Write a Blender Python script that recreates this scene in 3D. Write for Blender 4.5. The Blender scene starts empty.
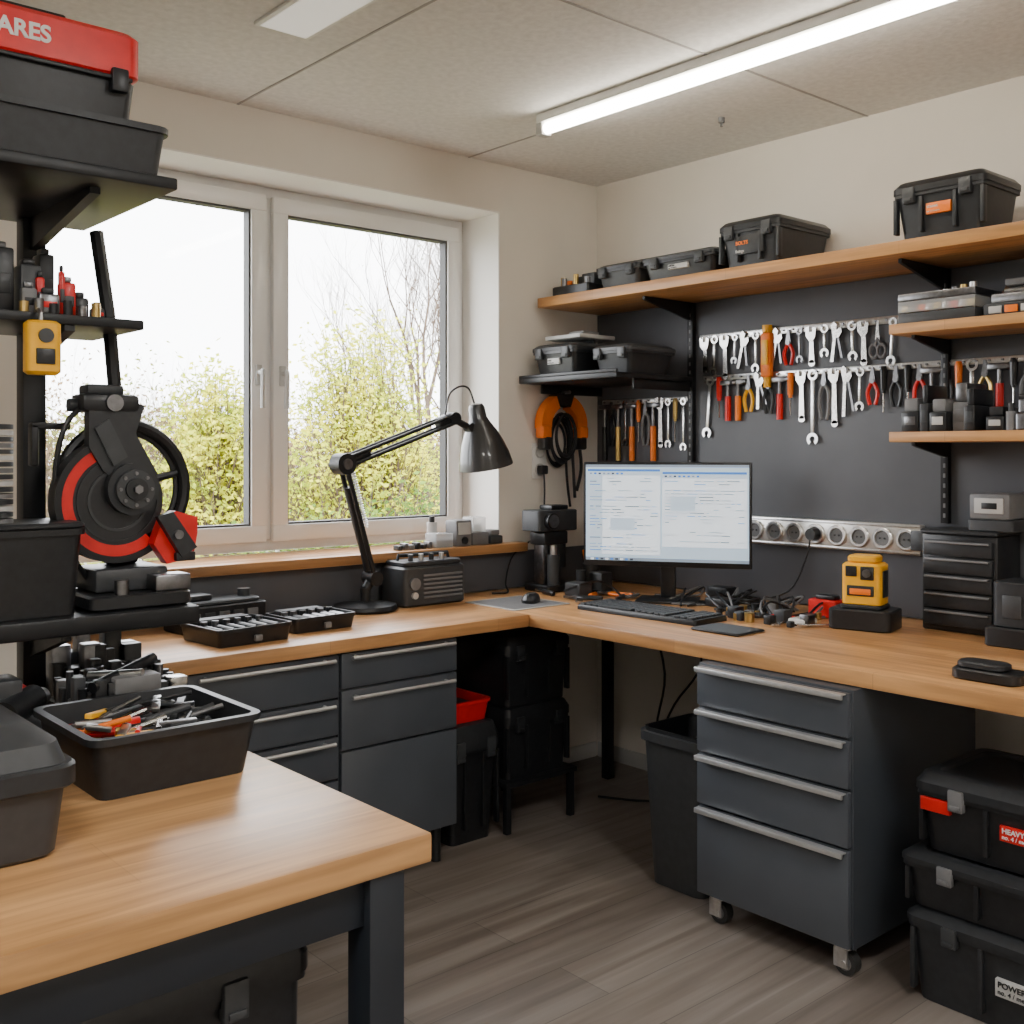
import bpy, bmesh, math, random
from mathutils import Matrix, Vector
random.seed(7)
pi = math.pi
FLOOR = -0.04
CEIL = 2.66
DESK = 0.80

# ------------------------------------------------------------------ materials
MATS = {}
def mat(name, col, rough=0.5, metal=0.0, var=0.0, scale=20, bump=0.0, emit=0.0, coat=0.0, alpha=None):
    if name in MATS: return MATS[name]
    m = bpy.data.materials.new(name); m.use_nodes = True
    nt = m.node_tree; bs = nt.nodes['Principled BSDF']
    bs.inputs['Base Color'].default_value = (*col, 1)
    bs.inputs['Roughness'].default_value = rough
    bs.inputs['Metallic'].default_value = metal
    if coat: bs.inputs['Coat Weight'].default_value = coat
    if emit:
        bs.inputs['Emission Color'].default_value = (*col, 1)
        bs.inputs['Emission Strength'].default_value = emit
    if alpha is not None: bs.inputs['Alpha'].default_value = alpha
    if var or bump:
        tc = nt.nodes.new('ShaderNodeTexCoord'); no = nt.nodes.new('ShaderNodeTexNoise')
        no.inputs['Scale'].default_value = scale; no.inputs['Detail'].default_value = 5
        nt.links.new(tc.outputs['Object'], no.inputs['Vector'])
        if var:
            r = nt.nodes.new('ShaderNodeValToRGB')
            r.color_ramp.elements[0].position = .3; r.color_ramp.elements[1].position = .7
            r.color_ramp.elements[0].color = (*[c*(1-var) for c in col], 1)
            r.color_ramp.elements[1].color = (*[min(1, c*(1+var)) for c in col], 1)
            nt.links.new(no.outputs['Fac'], r.inputs['Fac'])
            nt.links.new(r.outputs['Color'], bs.inputs['Base Color'])
        if bump:
            b = nt.nodes.new('ShaderNodeBump'); b.inputs['Strength'].default_value = bump
            b.inputs['Distance'].default_value = .004
            nt.links.new(no.outputs['Fac'], b.inputs['Height']); nt.links.new(b.outputs['Normal'], bs.inputs['Normal'])
    MATS[name] = m
    return m

def wood(name, c1, c2, rot=0.0, bw=.7, rh=.05, rough=.42, mortar=.0006, gs=1.0, dark=.75, gamt=.5):
    m = bpy.data.materials.new(name); m.use_nodes = True
    nt = m.node_tree; N = nt.nodes; Lk = nt.links; bs = N['Principled BSDF']
    tc = N.new('ShaderNodeTexCoord'); mp = N.new('ShaderNodeMapping')
    mp.inputs['Rotation'].default_value = (0, 0, rot)
    mp.inputs['Location'].default_value = (3.13, 2.71, 0)
    Lk.new(tc.outputs['Object'], mp.inputs['Vector'])
    br = N.new('ShaderNodeTexBrick')
    br.inputs['Color1'].default_value = (*c1, 1); br.inputs['Color2'].default_value = (*c2, 1)
    br.inputs['Mortar'].default_value = (*[c*.6 for c in c2], 1)
    br.inputs['Scale'].default_value = 1; br.inputs['Mortar Size'].default_value = mortar
    br.inputs['Mortar Smooth'].default_value = .3
    br.inputs['Brick Width'].default_value = bw; br.inputs['Row Height'].default_value = rh
    br.offset = .37
    Lk.new(mp.outputs['Vector'], br.inputs['Vector'])
    def grain(sc, dist, lo, p0, p1):
        m2 = N.new('ShaderNodeMapping'); m2.inputs['Scale'].default_value = sc
        Lk.new(mp.outputs['Vector'], m2.inputs['Vector'])
        no = N.new('ShaderNodeTexNoise'); no.inputs['Scale'].default_value = 1; no.inputs['Detail'].default_value = 7
        no.inputs['Distortion'].default_value = dist
        Lk.new(m2.outputs['Vector'], no.inputs['Vector'])
        rp = N.new('ShaderNodeValToRGB')
        rp.color_ramp.elements[0].position = p0; rp.color_ramp.elements[1].position = p1
        rp.color_ramp.elements[0].color = (lo, lo*.93, lo*.86, 1); rp.color_ramp.elements[1].color = (1.08, 1.08, 1.08, 1)
        Lk.new(no.outputs['Fac'], rp.inputs['Fac'])
        return no, rp
    no, rp = grain((2.2*gs, 38*gs, 38*gs), .6, dark, .32, .68)
    no2, rp2 = grain((.9*gs, 5*gs, 5*gs), 1.2, .72, .35, .6)
    mx = N.new('ShaderNodeMixRGB'); mx.blend_type = 'MULTIPLY'; mx.inputs['Fac'].default_value = gamt
    Lk.new(br.outputs['Color'], mx.inputs['Color1']); Lk.new(rp.outputs['Color'], mx.inputs['Color2'])
    mx2 = N.new('ShaderNodeMixRGB'); mx2.blend_type = 'MULTIPLY'; mx2.inputs['Fac'].default_value = .6
    Lk.new(mx.outputs['Color'], mx2.inputs['Color1']); Lk.new(rp2.outputs['Color'], mx2.inputs['Color2'])
    Lk.new(mx2.outputs['Color'], bs.inputs['Base Color'])
    rm = N.new('ShaderNodeMapRange'); rm.inputs['To Min'].default_value = rough-.08; rm.inputs['To Max'].default_value = rough+.12
    Lk.new(no2.outputs['Fac'], rm.inputs['Value']); Lk.new(rm.outputs['Result'], bs.inputs['Roughness'])
    bp = N.new('ShaderNodeBump'); bp.inputs['Strength'].default_value = .12; bp.inputs['Distance'].default_value = .002
    Lk.new(no.outputs['Fac'], bp.inputs['Height']); Lk.new(bp.outputs['Normal'], bs.inputs['Normal'])
    return m

OAK1 = (.66, .355, .145); OAK2 = (.56, .285, .11)
oak_x = wood('oak_grain_x', OAK1, OAK2, 0, gamt=.85, dark=.62, rough=.34)
oak_y = wood('oak_grain_y', OAK1, OAK2, pi/2, gamt=.85, dark=.62, rough=.34)
oak_table = wood('oak_table', (.62, .355, .16), (.55, .305, .13), 0, bw=1.6, rh=.2, rough=.30, gamt=.9, dark=.6, mortar=.0003)
oak_shelf = wood('oak_shelf', (.66, .34, .12), (.56, .28, .095), pi/2, rh=.12, gamt=.85, dark=.58)
floor_m = wood('floor_laminate', (.26, .228, .205), (.205, .180, .163), 0, bw=1.3, rh=.19, rough=.36, mortar=.0015, gs=.55, dark=.55, gamt=.85)

wall_m = mat('wall_plaster', (.78, .735, .665), .85, var=.03, scale=3, bump=.05)
white_m = mat('reveal_white', (.86, .84, .80), .7, var=.02, scale=4)
frame_m = mat('window_upvc', (.85, .85, .84), .3, coat=.2)
seal_m = mat('window_seal', (.05, .05, .05), .6)
panel_m = mat('grey_panel', (.088, .093, .106), .5, var=.12, scale=4, bump=.05)
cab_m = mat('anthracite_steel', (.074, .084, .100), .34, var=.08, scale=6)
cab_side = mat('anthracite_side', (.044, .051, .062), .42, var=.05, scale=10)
frame_dark = mat('table_frame_steel', (.016, .020, .027), .4, var=.06, scale=10)
blk = mat('black_plastic', (.012, .013, .015), .36, var=.25, scale=60, bump=.08)
blk2 = mat('black_plastic_soft', (.019, .021, .024), .46, var=.2, scale=50, bump=.1)
dgrey = mat('dark_grey_plastic', (.040, .043, .047), .44, var=.12, scale=40)
mgrey = mat('mid_grey_plastic', (.16, .16, .165), .5, var=.08, scale=30)
lgrey = mat('light_grey_plastic', (.5, .5, .49), .5)
whitep = mat('white_plastic', (.75, .75, .73), .45)
steel = mat('brushed_steel', (.68, .68, .68), .30, 1.0, var=.12, scale=80)
handle_m = mat('satin_handle', (.62, .63, .64), .42, .75, var=.05, scale=40)
steel_t = mat('tool_steel', (.50, .49, .47), .24, 1.0, var=.2, scale=60)
steel_d = mat('dark_steel', (.22, .22, .23), .33, 1.0, var=.2, scale=60)
blkmetal = mat('black_metal', (.011, .012, .014), .42, .2, var=.2, scale=40)
red = mat('red_plastic', (.66, .012, .010), .34, var=.08, scale=30)
yellow = mat('yellow_plastic', (.92, .46, .008), .38, var=.05, scale=30)
orange = mat('orange_plastic', (.92, .20, .006), .40, var=.05, scale=30)
brass = mat('brass', (.6, .42, .15), .35, 1.0)
clear = mat('clear_plastic', (.75, .78, .8), .15, alpha=.35)
rubber = mat('rubber', (.03, .03, .03), .6)

# ------------------------------------------------------------------ builder
def rr(cx, cy, w, d, r, z, n=3):
    pts = []
    r = min(r, w/2-1e-4, d/2-1e-4)
    for sx, sy, a0 in ((1, 1, 0), (-1, 1, pi/2), (-1, -1, pi), (1, -1, 1.5*pi)):
        for i in range(n+1):
            a = a0+(pi/2)*i/n
            pts.append((cx+sx*(w/2-r)+r*math.cos(a), cy+sy*(d/2-r)+r*math.sin(a), z))
    return pts

class B:
    def __init__(s, name):
        s.name = name; s.bm = bmesh.new(); s.mats = []; s.M = Matrix()
    def mi(s, m):
        if m not in s.mats: s.mats.append(m)
        return s.mats.index(m)
    def add(s, t, m, L=None):
        T = s.M @ L if L is not None else s.M
        t.transform(T)
        i = s.mi(m)
        for f in t.faces: f.material_index = i
        bmesh.ops.recalc_face_normals(t, faces=t.faces)
        me = bpy.data.meshes.new('t'); t.to_mesh(me); t.free()
        s.bm.from_mesh(me); bpy.data.meshes.remove(me)
    def text(s, body, size, m, L, bold=.012):
        cu = bpy.data.curves.new('txt', 'FONT'); cu.body = body; cu.size = size; cu.extrude = .0012; cu.offset = bold*size
        ob = bpy.data.objects.new('txt', cu); bpy.context.collection.objects.link(ob)
        bpy.context.view_layer.update()
        me = bpy.data.meshes.new_from_object(ob.evaluated_get(bpy.context.evaluated_depsgraph_get()))
        t = bmesh.new(); t.from_mesh(me); bpy.data.meshes.remove(me)
        bpy.data.objects.remove(ob); bpy.data.curves.remove(cu)
        s.add(t, m, L)
    def box(s, x0, x1, y0, y1, z0, z1, m, bev=.003, L=None):
        t = bmesh.new()
        if x1 < x0: x0, x1 = x1, x0
        if y1 < y0: y0, y1 = y1, y0
        if z1 < z0: z0, z1 = z1, z0
        bmesh.ops.create_cube(t, size=1, matrix=Matrix.Translation(((x0+x1)/2, (y0+y1)/2, (z0+z1)/2)) @ Matrix.Diagonal((x1-x0, y1-y0, z1-z0, 1)))
        bev = min(bev, .3*min(x1-x0, y1-y0, z1-z0))
        if bev > 0: bmesh.ops.bevel(t, geom=t.edges[:], offset=bev, segments=2, affect='EDGES', profile=.5)
        s.add(t, m, L)
    def cyl(s, p0, p1, r, m, r2=None, seg=20, L=None):
        p0 = Vector(p0); p1 = Vector(p1); d = p1-p0
        t = bmesh.new()
        bmesh.ops.create_cone(t, cap_ends=True, segments=seg, radius1=r, radius2=r if r2 is None else r2, depth=d.length)
        M = Matrix.Translation((p0+p1)/2) @ d.to_track_quat('Z', 'Y').to_matrix().to_4x4()
        s.add(t, m, (L @ M) if L is not None else M)
    def loft(s, loops, m, caps=(True, True), closed=False, L=None):
        t = bmesh.new(); vs = [[t.verts.new(p) for p in l] for l in loops]; n = len(loops[0])
        rng = range(len(vs)) if closed else range(len(vs)-1)
        for i in rng:
            a = vs[i]; b = vs[(i+1) % len(vs)]
            for j in range(n):
                t.faces.new((a[j], a[(j+1) % n], b[(j+1) % n], b[j]))
        if not closed:
            if caps[0]: t.faces.new(vs[0])
            if caps[1]: t.faces.new(vs[-1])
        s.add(t, m, L)
    def lathe(s, prof, m, L=None, seg=28, caps=(True, True)):
        s.loft([[(max(r, 1e-4)*math.cos(2*pi*k/seg), max(r, 1e-4)*math.sin(2*pi*k/seg), z) for k in range(seg)] for r, z in prof], m, caps, L=L)
    def tube(s, pts, r, m, seg=8, smooth=True, L=None):
        pts = [Vector(p) for p in pts]
        if smooth and len(pts) > 2:
            o = []
            for i in range(len(pts)-1):
                p0 = pts[max(i-1, 0)]; p1 = pts[i]; p2 = pts[i+1]; p3 = pts[min(i+2, len(pts)-1)]
                for k in range(5):
                    u = k/5
                    o.append(.5*((2*p1)+(-p0+p2)*u+(2*p0-5*p1+4*p2-p3)*u*u+(-p0+3*p1-3*p2+p3)*u**3))
            o.append(pts[-1]); pts = o
        loops = []
        up = Vector((0.123, .2, .97))
        for i, p in enumerate(pts):
            d = (pts[min(i+1, len(pts)-1)]-pts[max(i-1, 0)]).normalized()
            a = d.cross(up)
            if a.length < 1e-3: a = d.cross(Vector((1, 0, 0)))
            a.normalize(); up = a.cross(d).normalized()
            loops.append([p+r*(math.cos(2*pi*k/seg)*a+math.sin(2*pi*k/seg)*up) for k in range(seg)])
        s.loft(loops, m, L=L)
    def prism(s, poly, h, m, L=None, z0=0):
        s.loft([[(x, y, z0) for x, y in poly], [(x, y, z0+h) for x, y in poly]], m, L=L)
    def ring(s, c, r0, r1, h, m, a0=0, a1=2*pi, z0=0, L=None, n=24):
        full = abs(a1-a0-2*pi) < 1e-6
        loops = []
        k = n if full else n+1
        for i in range(k):
            a = a0+(a1-a0)*i/n; ca, sa = math.cos(a), math.sin(a)
            loops.append([(c[0]+r0*ca, c[1]+r0*sa, z0), (c[0]+r1*ca, c[1]+r1*sa, z0), (c[0]+r1*ca, c[1]+r1*sa, z0+h), (c[0]+r0*ca, c[1]+r0*sa, z0+h)])
        s.loft(loops, m, closed=full, L=L)
    def torus(s, c, R, r, m, L=None, n=32, a0=0, a1=2*pi, sx=1, sy=1):
        full = abs(a1-a0-2*pi) < 1e-6
        loops = []
        for i in range(n if full else n+1):
            a = a0+(a1-a0)*i/n
            loops.append([(c[0]+sx*(R+r*math.cos(b))*math.cos(a), c[1]+sy*(R+r*math.cos(b))*math.sin(a), c[2]+r*math.sin(b)) for b in [2*pi*j/8 for j in range(8)]])
        s.loft(loops, m, closed=full, L=L)
    def bin(s, x0, x1, y0, y1, z0, z1, m, taper=.015, rim=.008, wall=.005, r=.02, rimh=.012):
        cx, cy, w, d = (x0+x1)/2, (y0+y1)/2, x1-x0-2*rim, y1-y0-2*rim
        lp = [rr(cx, cy, w-2*taper, d-2*taper, r, z0), rr(cx, cy, w, d, r, z1-rimh), rr(cx, cy, w+2*rim, d+2*rim, r+rim, z1-rimh),
              rr(cx, cy, w+2*rim, d+2*rim, r+rim, z1), rr(cx, cy, w-2*wall, d-2*wall, r, z1), rr(cx, cy, w-2*taper-2*wall, d-2*taper-2*wall, r, z0+wall)]
        s.loft(lp, m)
    def slab(s, x0, x1, y0, y1, z0, z1, m, r=.02, ch=.004, taper=0):
        cx, cy, w, d = (x0+x1)/2, (y0+y1)/2, x1-x0, y1-y0
        s.loft([rr(cx, cy, w-2*ch-2*taper, d-2*ch-2*taper, r, z0), rr(cx, cy, w-2*taper, d-2*taper, r, z0+ch), rr(cx, cy, w, d, r, z1-ch), rr(cx, cy, w-2*ch, d-2*ch, r, z1)], m)
    def done(s):
        vs = s.bm.verts
        xs = [v.co.x for v in vs]; ys = [v.co.y for v in vs]; zs = [v.co.z for v in vs]
        o = Vector(((min(xs)+max(xs))/2, (min(ys)+max(ys))/2, min(zs)))
        bmesh.ops.translate(s.bm, verts=vs, vec=-o)
        for f in s.bm.faces: f.smooth = True
        me = bpy.data.meshes.new(s.name); s.bm.to_mesh(me); s.bm.free()
        for m in s.mats: me.materials.append(m)
        me.set_sharp_from_angle(angle=math.radians(32))
        ob = bpy.data.objects.new(s.name, me); ob.location = o
        bpy.context.collection.objects.link(ob)
        return ob

WF = Matrix(((0, 0, -1, 0), (-1, 0, 0, 0), (0, 1, 0, 0), (0, 0, 0, 1)))  # right wall frame: a=-y, b=z, out=-x

def simple(name, *boxes):
    b = B(name)
    for bx in boxes: b.box(*bx[:6], bx[6], bev=bx[7] if len(bx) > 7 else .0)
    return b.done()

# ------------------------------------------------------------------ room shell
XL, YB = -4.7, -5.0
WX0, WX1, WZ0, WZ1 = -2.59, -.61, .97, 2.45
simple('floor', (XL, 0, YB, 0, FLOOR-.1, FLOOR, floor_m))
simple('wall_north', (XL, 0, 0, .36, FLOOR-.1, WZ0, wall_m), (XL, 0, 0, .36, WZ1, CEIL+.1, wall_m),
       (XL, WX0, 0, .36, WZ0, WZ1, wall_m), (WX1, 0, 0, .36, WZ0, WZ1, wall_m))
simple('wall_east', (0, .2, YB, .36, FLOOR-.1, CEIL+.1, wall_m))
simple('wall_west', (XL-.2, XL, YB, .36, FLOOR-.1, CEIL+.1, wall_m))
simple('wall_south', (XL-.2, .2, YB-.2, YB, FLOOR-.1, CEIL+.1, wall_m))
ceil_m = mat('ceiling_tile', (.74, .73, .71), .9, var=.08, scale=40, bump=.35)
seam_m = mat('ceiling_seam', (.40, .39, .38), .8)
simple('ceiling', (XL, .0, YB, .0, CEIL, CEIL+.1, ceil_m))
b = B('trim_1')
for x in (-3.0, -1.85, -.78): b.box(x-.004, x+.004, YB, -.001, CEIL-.003, CEIL+.001, seam_m, 0)
for y in (-1.42, -3.0): b.box(XL, -.001, y-.004, y+.004, CEIL-.003, CEIL+.001, seam_m, 0)
b.done()
b = B('trim_2')  # reveal lining of window
b.box(WX1-.004, WX1+.004, -.001, .25, WZ0+.04, WZ1, white_m, 0); b.box(WX0-.004, WX0+.004, -.001, .25, WZ0+.04, WZ1, white_m, 0)
b.box(WX0, WX1, -.001, .25, WZ1-.004, WZ1+.002, white_m, 0)
b.done()
simple('baseboard_east', (-.014, -.001, -4.9, -.016, FLOOR+.001, FLOOR+.07, lgrey, .003))
simple('baseboard_north', (-4.6, -.016, -.014, -.001, FLOOR+.001, FLOOR+.07, whitep, .003))
b = B('tool_backing_board')
b.box(-.018, -.001, -3.4, -.02, DESK+.002, 2.044, panel_m, .002); b.done()
b = B('splashback_board')
b.box(-2.6, -.02, -.016, -.001, DESK+.002, .962, panel_m, .002); b.done()
# ------------------------------------------------------------------ window
b = B('window_1')
fy0, fy1 = .25, .33; z0, z1 = 1.01, 2.446
xm = -1.60
b.box(WX0+.006, WX1-.006, fy0, fy1, z0, z0+.045, frame_m, .003)
b.box(WX0+.006, WX1-.006, fy0, fy1, z1-.045, z1, frame_m, .003)
b.box(WX0+.006, WX0+.05, fy0, fy1, z0+.045, z1-.045, frame_m, .001)
b.box(WX1-.05, WX1-.006, fy0, fy1, z0+.045, z1-.045, frame_m, .001)
b.box(xm-.03, xm+.03, fy0, fy1, z0+.045, z1-.045, frame_m, .001)
glass = bpy.data.materials.new('window_glass'); glass.use_nodes = True
nt = glass.node_tree; nt.nodes.clear()
o = nt.nodes.new('ShaderNodeOutputMaterial'); tr = nt.nodes.new('ShaderNodeBsdfTransparent'); gl = nt.nodes.new('ShaderNodeBsdfGlossy')
gl.inputs['Roughness'].default_value = .02; mx = nt.nodes.new('ShaderNodeMixShader'); mx.inputs[0].default_value = .03
nt.links.new(tr.outputs[0], mx.inputs[1]); nt.links.new(gl.outputs[0], mx.inputs[2]); nt.links.new(mx.outputs[0], o.inputs[0])
for (a, c) in ((WX0+.045, xm-.015), (xm+.015, WX1-.045)):
    s0, s1 = z0+.038, z1-.038; w = .064; ya, yb = .222, .249
    b.box(a, c, ya, yb, s0, s0+w, frame_m, .004); b.box(a, c, ya, yb, s1-w, s1, frame_m, .004)
    b.box(a, a+w, ya, yb, s0+w, s1-w, frame_m, .001); b.box(c-w, c, ya, yb, s0+w, s1-w, frame_m, .001)
    g = .008
    for bx in ((a+w+g, c-w-g, s0+w, s0+w+g), (a+w+g, c-w-g, s1-w-g, s1-w), (a+w, a+w+g, s0+w, s1-w), (c-w-g, c-w, s0+w, s1-w)):
        b.box(bx[0], bx[1], .232, .275, bx[2], bx[3], seal_m, 0)
    b.box(a+w, c-w, .262, .268, s0+w, s1-w, glass, 0)
for hx in (xm-.052, xm+.052):
    b.box(hx-.013, hx+.013, .212, .223, 1.66, 1.74, lgrey, .004)
    b.cyl((hx, .22, 1.71), (hx, .185, 1.71), .009, lgrey)
    b.tube([(hx, .187, 1.716), (hx, .18, 1.70), (hx, .183, 1.60), (hx, .183, 1.57)], .010, lgrey)
b.done()
b = B('window_sill')
b.box(-2.62, -.50, -.07, -.0005, .965, 1.003, oak_x, .004)
b.box(WX0+.008, WX1-.008, -.0004, .249, .9705, 1.003, oak_x, .0)
b.done()

# ------------------------------------------------------------------ desk
b = B('corner_workbench')
b.box(-1.0, -.019, -3.3, -.019, DESK-.045, DESK, oak_y, .004)
b.box(-2.5, -1.001, -.635, -.019, DESK-.045, DESK, oak_x, .004)
for (x, y) in ((-.22, -.283), (-.22, -3.2), (-.93, -3.2)):
    b.box(x-.02, x+.02, y-.02, y+.02, FLOOR, DESK-.045, blkmetal, .003)
b.box(-.245, -.195, -3.2, -.25, DESK-.095, DESK-.046, blkmetal, .003)
b.done()

def handle_bar(b, p0, p1, out, m=handle_m, r=.0065):
    p0 = Vector(p0); p1 = Vector(p1); out = Vector(out)
    b.cyl(p0+out, p1+out, r, m, seg=12)
    d = (p1-p0)
    for k in (.06, .94):
        q = p0+d*k; b.cyl(q, q+out, r*.8, m, seg=10)

def casters(b, pts):
    for x, y in pts:
        b.cyl((x, y, FLOOR+.07), (x, y, FLOOR+.086), .026, steel)
        b.box(x-.024, x-.018, y-.026, y+.018, FLOOR+.022, FLOOR+.074, steel, .002)
        b.box(x+.018, x+.024, y-.026, y+.018, FLOOR+.022, FLOOR+.074, steel, .002)
        b.cyl((x-.015, y-.012, FLOOR+.034), (x+.015, y-.012, FLOOR+.034), .0335, rubber, seg=28)
        b.cyl((x-.027, y-.012, FLOOR+.034), (x+.027, y-.012, FLOOR+.034), .010, steel)
        b.cyl((x-.0165, y-.012, FLOOR+.034), (x+.0165, y-.012, FLOOR+.034), .020, mgrey)
b = B('rolling_drawer_cabinet')
xf, y0c, y1c = -1.055, -1.994, -1.461
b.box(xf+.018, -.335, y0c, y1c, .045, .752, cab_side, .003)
for za, zb in ((.625, .745), (.485, .615), (.325, .475), (.05, .315)):
    b.box(xf, xf+.018, y0c+.006, y1c-.006, za, zb, cab_m, .003)
    b.box(xf-.018, xf+.002, y0c+.012, y1c-.012, zb-.005, zb-.001, handle_m, .001)
    b.box(xf-.023, xf-.015, y0c+.012, y1c-.012, zb-.016, zb-.001, handle_m, .002)
casters(b, [(xf+.05, y0c+.05), (xf+.05, y1c-.05), (-.39, y0c+.06), (-.39, y1c-.06)])
b.done()

def base_cab(name, x0, x1, splits, handles):
    b = B(name); yf = -.612
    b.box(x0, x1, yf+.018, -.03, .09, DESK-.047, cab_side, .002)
    b.box(x0+.01, x1-.01, -.5, -.05, FLOOR+.03, .09, blk, .002)
    for fx in (x0+.05, x1-.05):
        for fy in (-.55, -.1): b.cyl((fx, fy, FLOOR), (fx, fy, .09), .018, blk)
    for za, zb in splits: b.box(x0+.004, x1-.004, yf, yf+.018, za, zb, cab_m, .003)
    for z in handles:
        handle_bar(b, (x0+.03, yf, z), (x1-.03, yf, z), (0, -.026, 0))
    b.done()
base_cab('base_drawer_unit', -1.796, -1.318, [(.635, .748), (.435, .627), (.095, .427)], [.735, .605])
base_cab('base_drawer_unit', -2.318, -1.80, [(.61, .748), (.49, .602), (.35, .482), (.095, .342)], [.733, .588, .468])

# ------------------------------------------------------------------ shelves
XZ = lambda y: Matrix(((1, 0, 0, 0), (0, 0, 1, y), (0, 1, 0, 0), (0, 0, 0, 1)))
b = B('wall_shelf')
b.box(-.41, -.003, -3.3, -.03, 2.045, 2.088, oak_shelf, .003)
for y in (-.60, -1.741, -2.9):
    b.prism([(-.02, 2.044), (-.33, 2.044), (-.33, 2.03), (-.05, 1.97), (-.02, 1.96)], .012, blkmetal, L=XZ(y))
b.done()
for z in (1.792, 1.433):
    b = B('wall_shelf')
    b.box(-.34, -.045, -2.75, -1.70, z, z+.034, oak_shelf, .003)
    for y in (-1.76, -2.6):
        b.prism([(-.046, z), (-.28, z), (-.28, z-.012), (-.07, z-.05), (-.046, z-.05)], .012, blkmetal, L=XZ(y))
    b.done()
b = B('corner_shelf')
b.box(-.52, -.045, -.62, -.03, 1.70, 1.722, blkmetal, .003)
b.box(-.52, -.51, -.62, -.03, 1.722, 1.735, blkmetal, .002)
b.box(-.40, -.045, -.605, -.595, 1.66, 1.70, blkmetal, .002)
b.box(-.40, -.002, -.05, -.04, 1.66, 1.70, blkmetal, .002)
b.done()
for y, zb in ((-.60, 1.33), (-1.741, 1.15)):
    b = B('shelf_upright_rail')
    b.box(-.042, -.0185, y-.014, y+.014, zb, 2.04, blkmetal, .001)
    for i in range(int((2.02-zb)/.035)):
        z = zb+.02+i*.035
        b.box(-.0432, -.041, y-.004, y+.004, z, z+.015, mgrey, 0)
    b.done()

# ------------------------------------------------------------------ generic storage box
def storage_box(name, x0, x1, y0, y1, z0, z1, front='-x', body=blk, lid=blk2, latch=dgrey, label=None, handle=True, ribs=True, label2=None, r=.02, lidh=None, taper=.018, word='MIXED PARTS'):
    b = B(name); H = z1-z0; lh = lidh or H*.22; zl = z1-lh
    cx, cy, w, d = (x0+x1)/2, (y0+y1)/2, x1-x0, y1-y0
    W, D = w-.02, d-.02
    b.loft([rr(cx, cy, W-2*taper, D-2*taper, r, z0), rr(cx, cy, W-.004, D-.004, r, zl-.012), rr(cx, cy, W+.012, D+.012, r, zl-.012), rr(cx, cy, W+.012, D+.012, r, zl)], body)
    b.loft([rr(cx, cy, w, d, r+.005, zl), rr(cx, cy, w, d, r+.005, zl+lh*.45), rr(cx, cy, w-.03, d-.03, r, z1-.006), rr(cx, cy, w-.045, d-.045, r, z1-.002),
            rr(cx, cy, w-.09, d-.09, r, z1-.002), rr(cx, cy, w-.10, d-.10, r, z1-.012)], lid)
    if front == '-x': F = Matrix(((0, 0, -1, x0+.008), (-1, 0, 0, cy), (0, 1, 0, 0), (0, 0, 0, 1))); fw = d
    else: F = Matrix(((1, 0, 0, cx), (0, 0, -1, y0+.008), (0, 1, 0, 0), (0, 0, 0, 1))); fw = w
    b.M = F
    for sx in (-.3, .3):
        b.box(sx*fw-.02, sx*fw+.02, zl-.035, zl+lh*.4, -.006, .016, latch, .004)
        b.box(sx*fw-.014, sx*fw+.014, zl-.03, zl-.018, .014, .02, latch, .002)
    if ribs:
        for k in (-.46, -.18, .18, .46):
            b.box(k*fw-.006, k*fw+.006, z0+H*.12, zl-.014, -.02, .004, body, .002)
    ts = min(H*.14, fw*.05)
    if label == 'text':
        b.text(word, ts*1.35, orange, Matrix.Translation((-.20*fw, z0+H*.46, .0035)), .03); b.text('fixings', ts*1.1, lgrey, Matrix.Translation((-.20*fw, z0+H*.30, .0035)), .02)
        b.box(-.23*fw, .24*fw, z0+H*.26, z0+H*.64, -.015, .003, body, .001)
    elif label:
        b.box(-.12*fw, .14*fw, z0+H*.38, z0+H*.56, -.015, .003, label, .001)
        c_ = whitep if label is not lgrey else blk
        b.text(word, ts*.62, c_, Matrix.Translation((-.11*fw, z0+H*.48, .0035)), .02)
        b.text('no. 4 / metric', ts*.5, c_, Matrix.Translation((-.11*fw, z0+H*.41, .0035)), .01)
    if label2: b.box(-.46*fw, -.33*fw, zl-.05, zl-.015, -.014, .006, label2, .001)
    if handle:
        b.M = Matrix()
        if front == '-x': b.tube([(cx, cy-.09, z1-.012), (cx, cy-.085, z1+.012), (cx, cy+.085, z1+.012), (cx, cy+.09, z1-.012)], .009, lid, smooth=False)
        else: b.tube([(cx-.09, cy, z1-.012), (cx-.085, cy, z1+.012), (cx+.085, cy, z1+.012), (cx+.09, cy, z1-.012)], .009, lid, smooth=False)
    return b.done()

ZT = 2.0885
storage_box('storage_bin', -.39, -.04, -1.30, -1.02, ZT, ZT+.18, body=blk2, lid=blk, label='text', handle=False, word='BOLTS')
storage_box('storage_bin', -.39, -.12, -2.05, -1.735, ZT, ZT+.195, body=blk2, lid=blk, label=orange, handle=False, word='SCREWS')
storage_box('tool_case', -.36, -.08, -.985, -.60, ZT, ZT+.11, body=blk, lid=dgrey, ribs=False, handle=False, label=lgrey, word='drill bits')
storage_box('tool_case', -.34, -.10, -.575, -.315, ZT, ZT+.115, body=dgrey, lid=blk, ribs=False, handle=True)
b = B('socket_set')
b.slab(-.35, -.12, -.29, -.06, ZT, ZT+.05, blk, .01)
for i in range(6):
    b.cyl((-.33+.03*(i % 2), -.27+i*.037, ZT+.05), (-.33+.03*(i % 2), -.27+i*.037, ZT+.075+.01*(i % 3)), .012, [steel_d, steel_d, brass][i % 3])
b.box(-.24, -.14, -.27, -.1, ZT+.05, ZT+.105, blk2, .01); b.box(-.3, -.27, -.13, -.1, ZT+.05, ZT+.08, orange, .005); b.box(-.30, -.22, -.28, -.2, ZT+.05, ZT+.10, dgrey, .005)
b.done()
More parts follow.
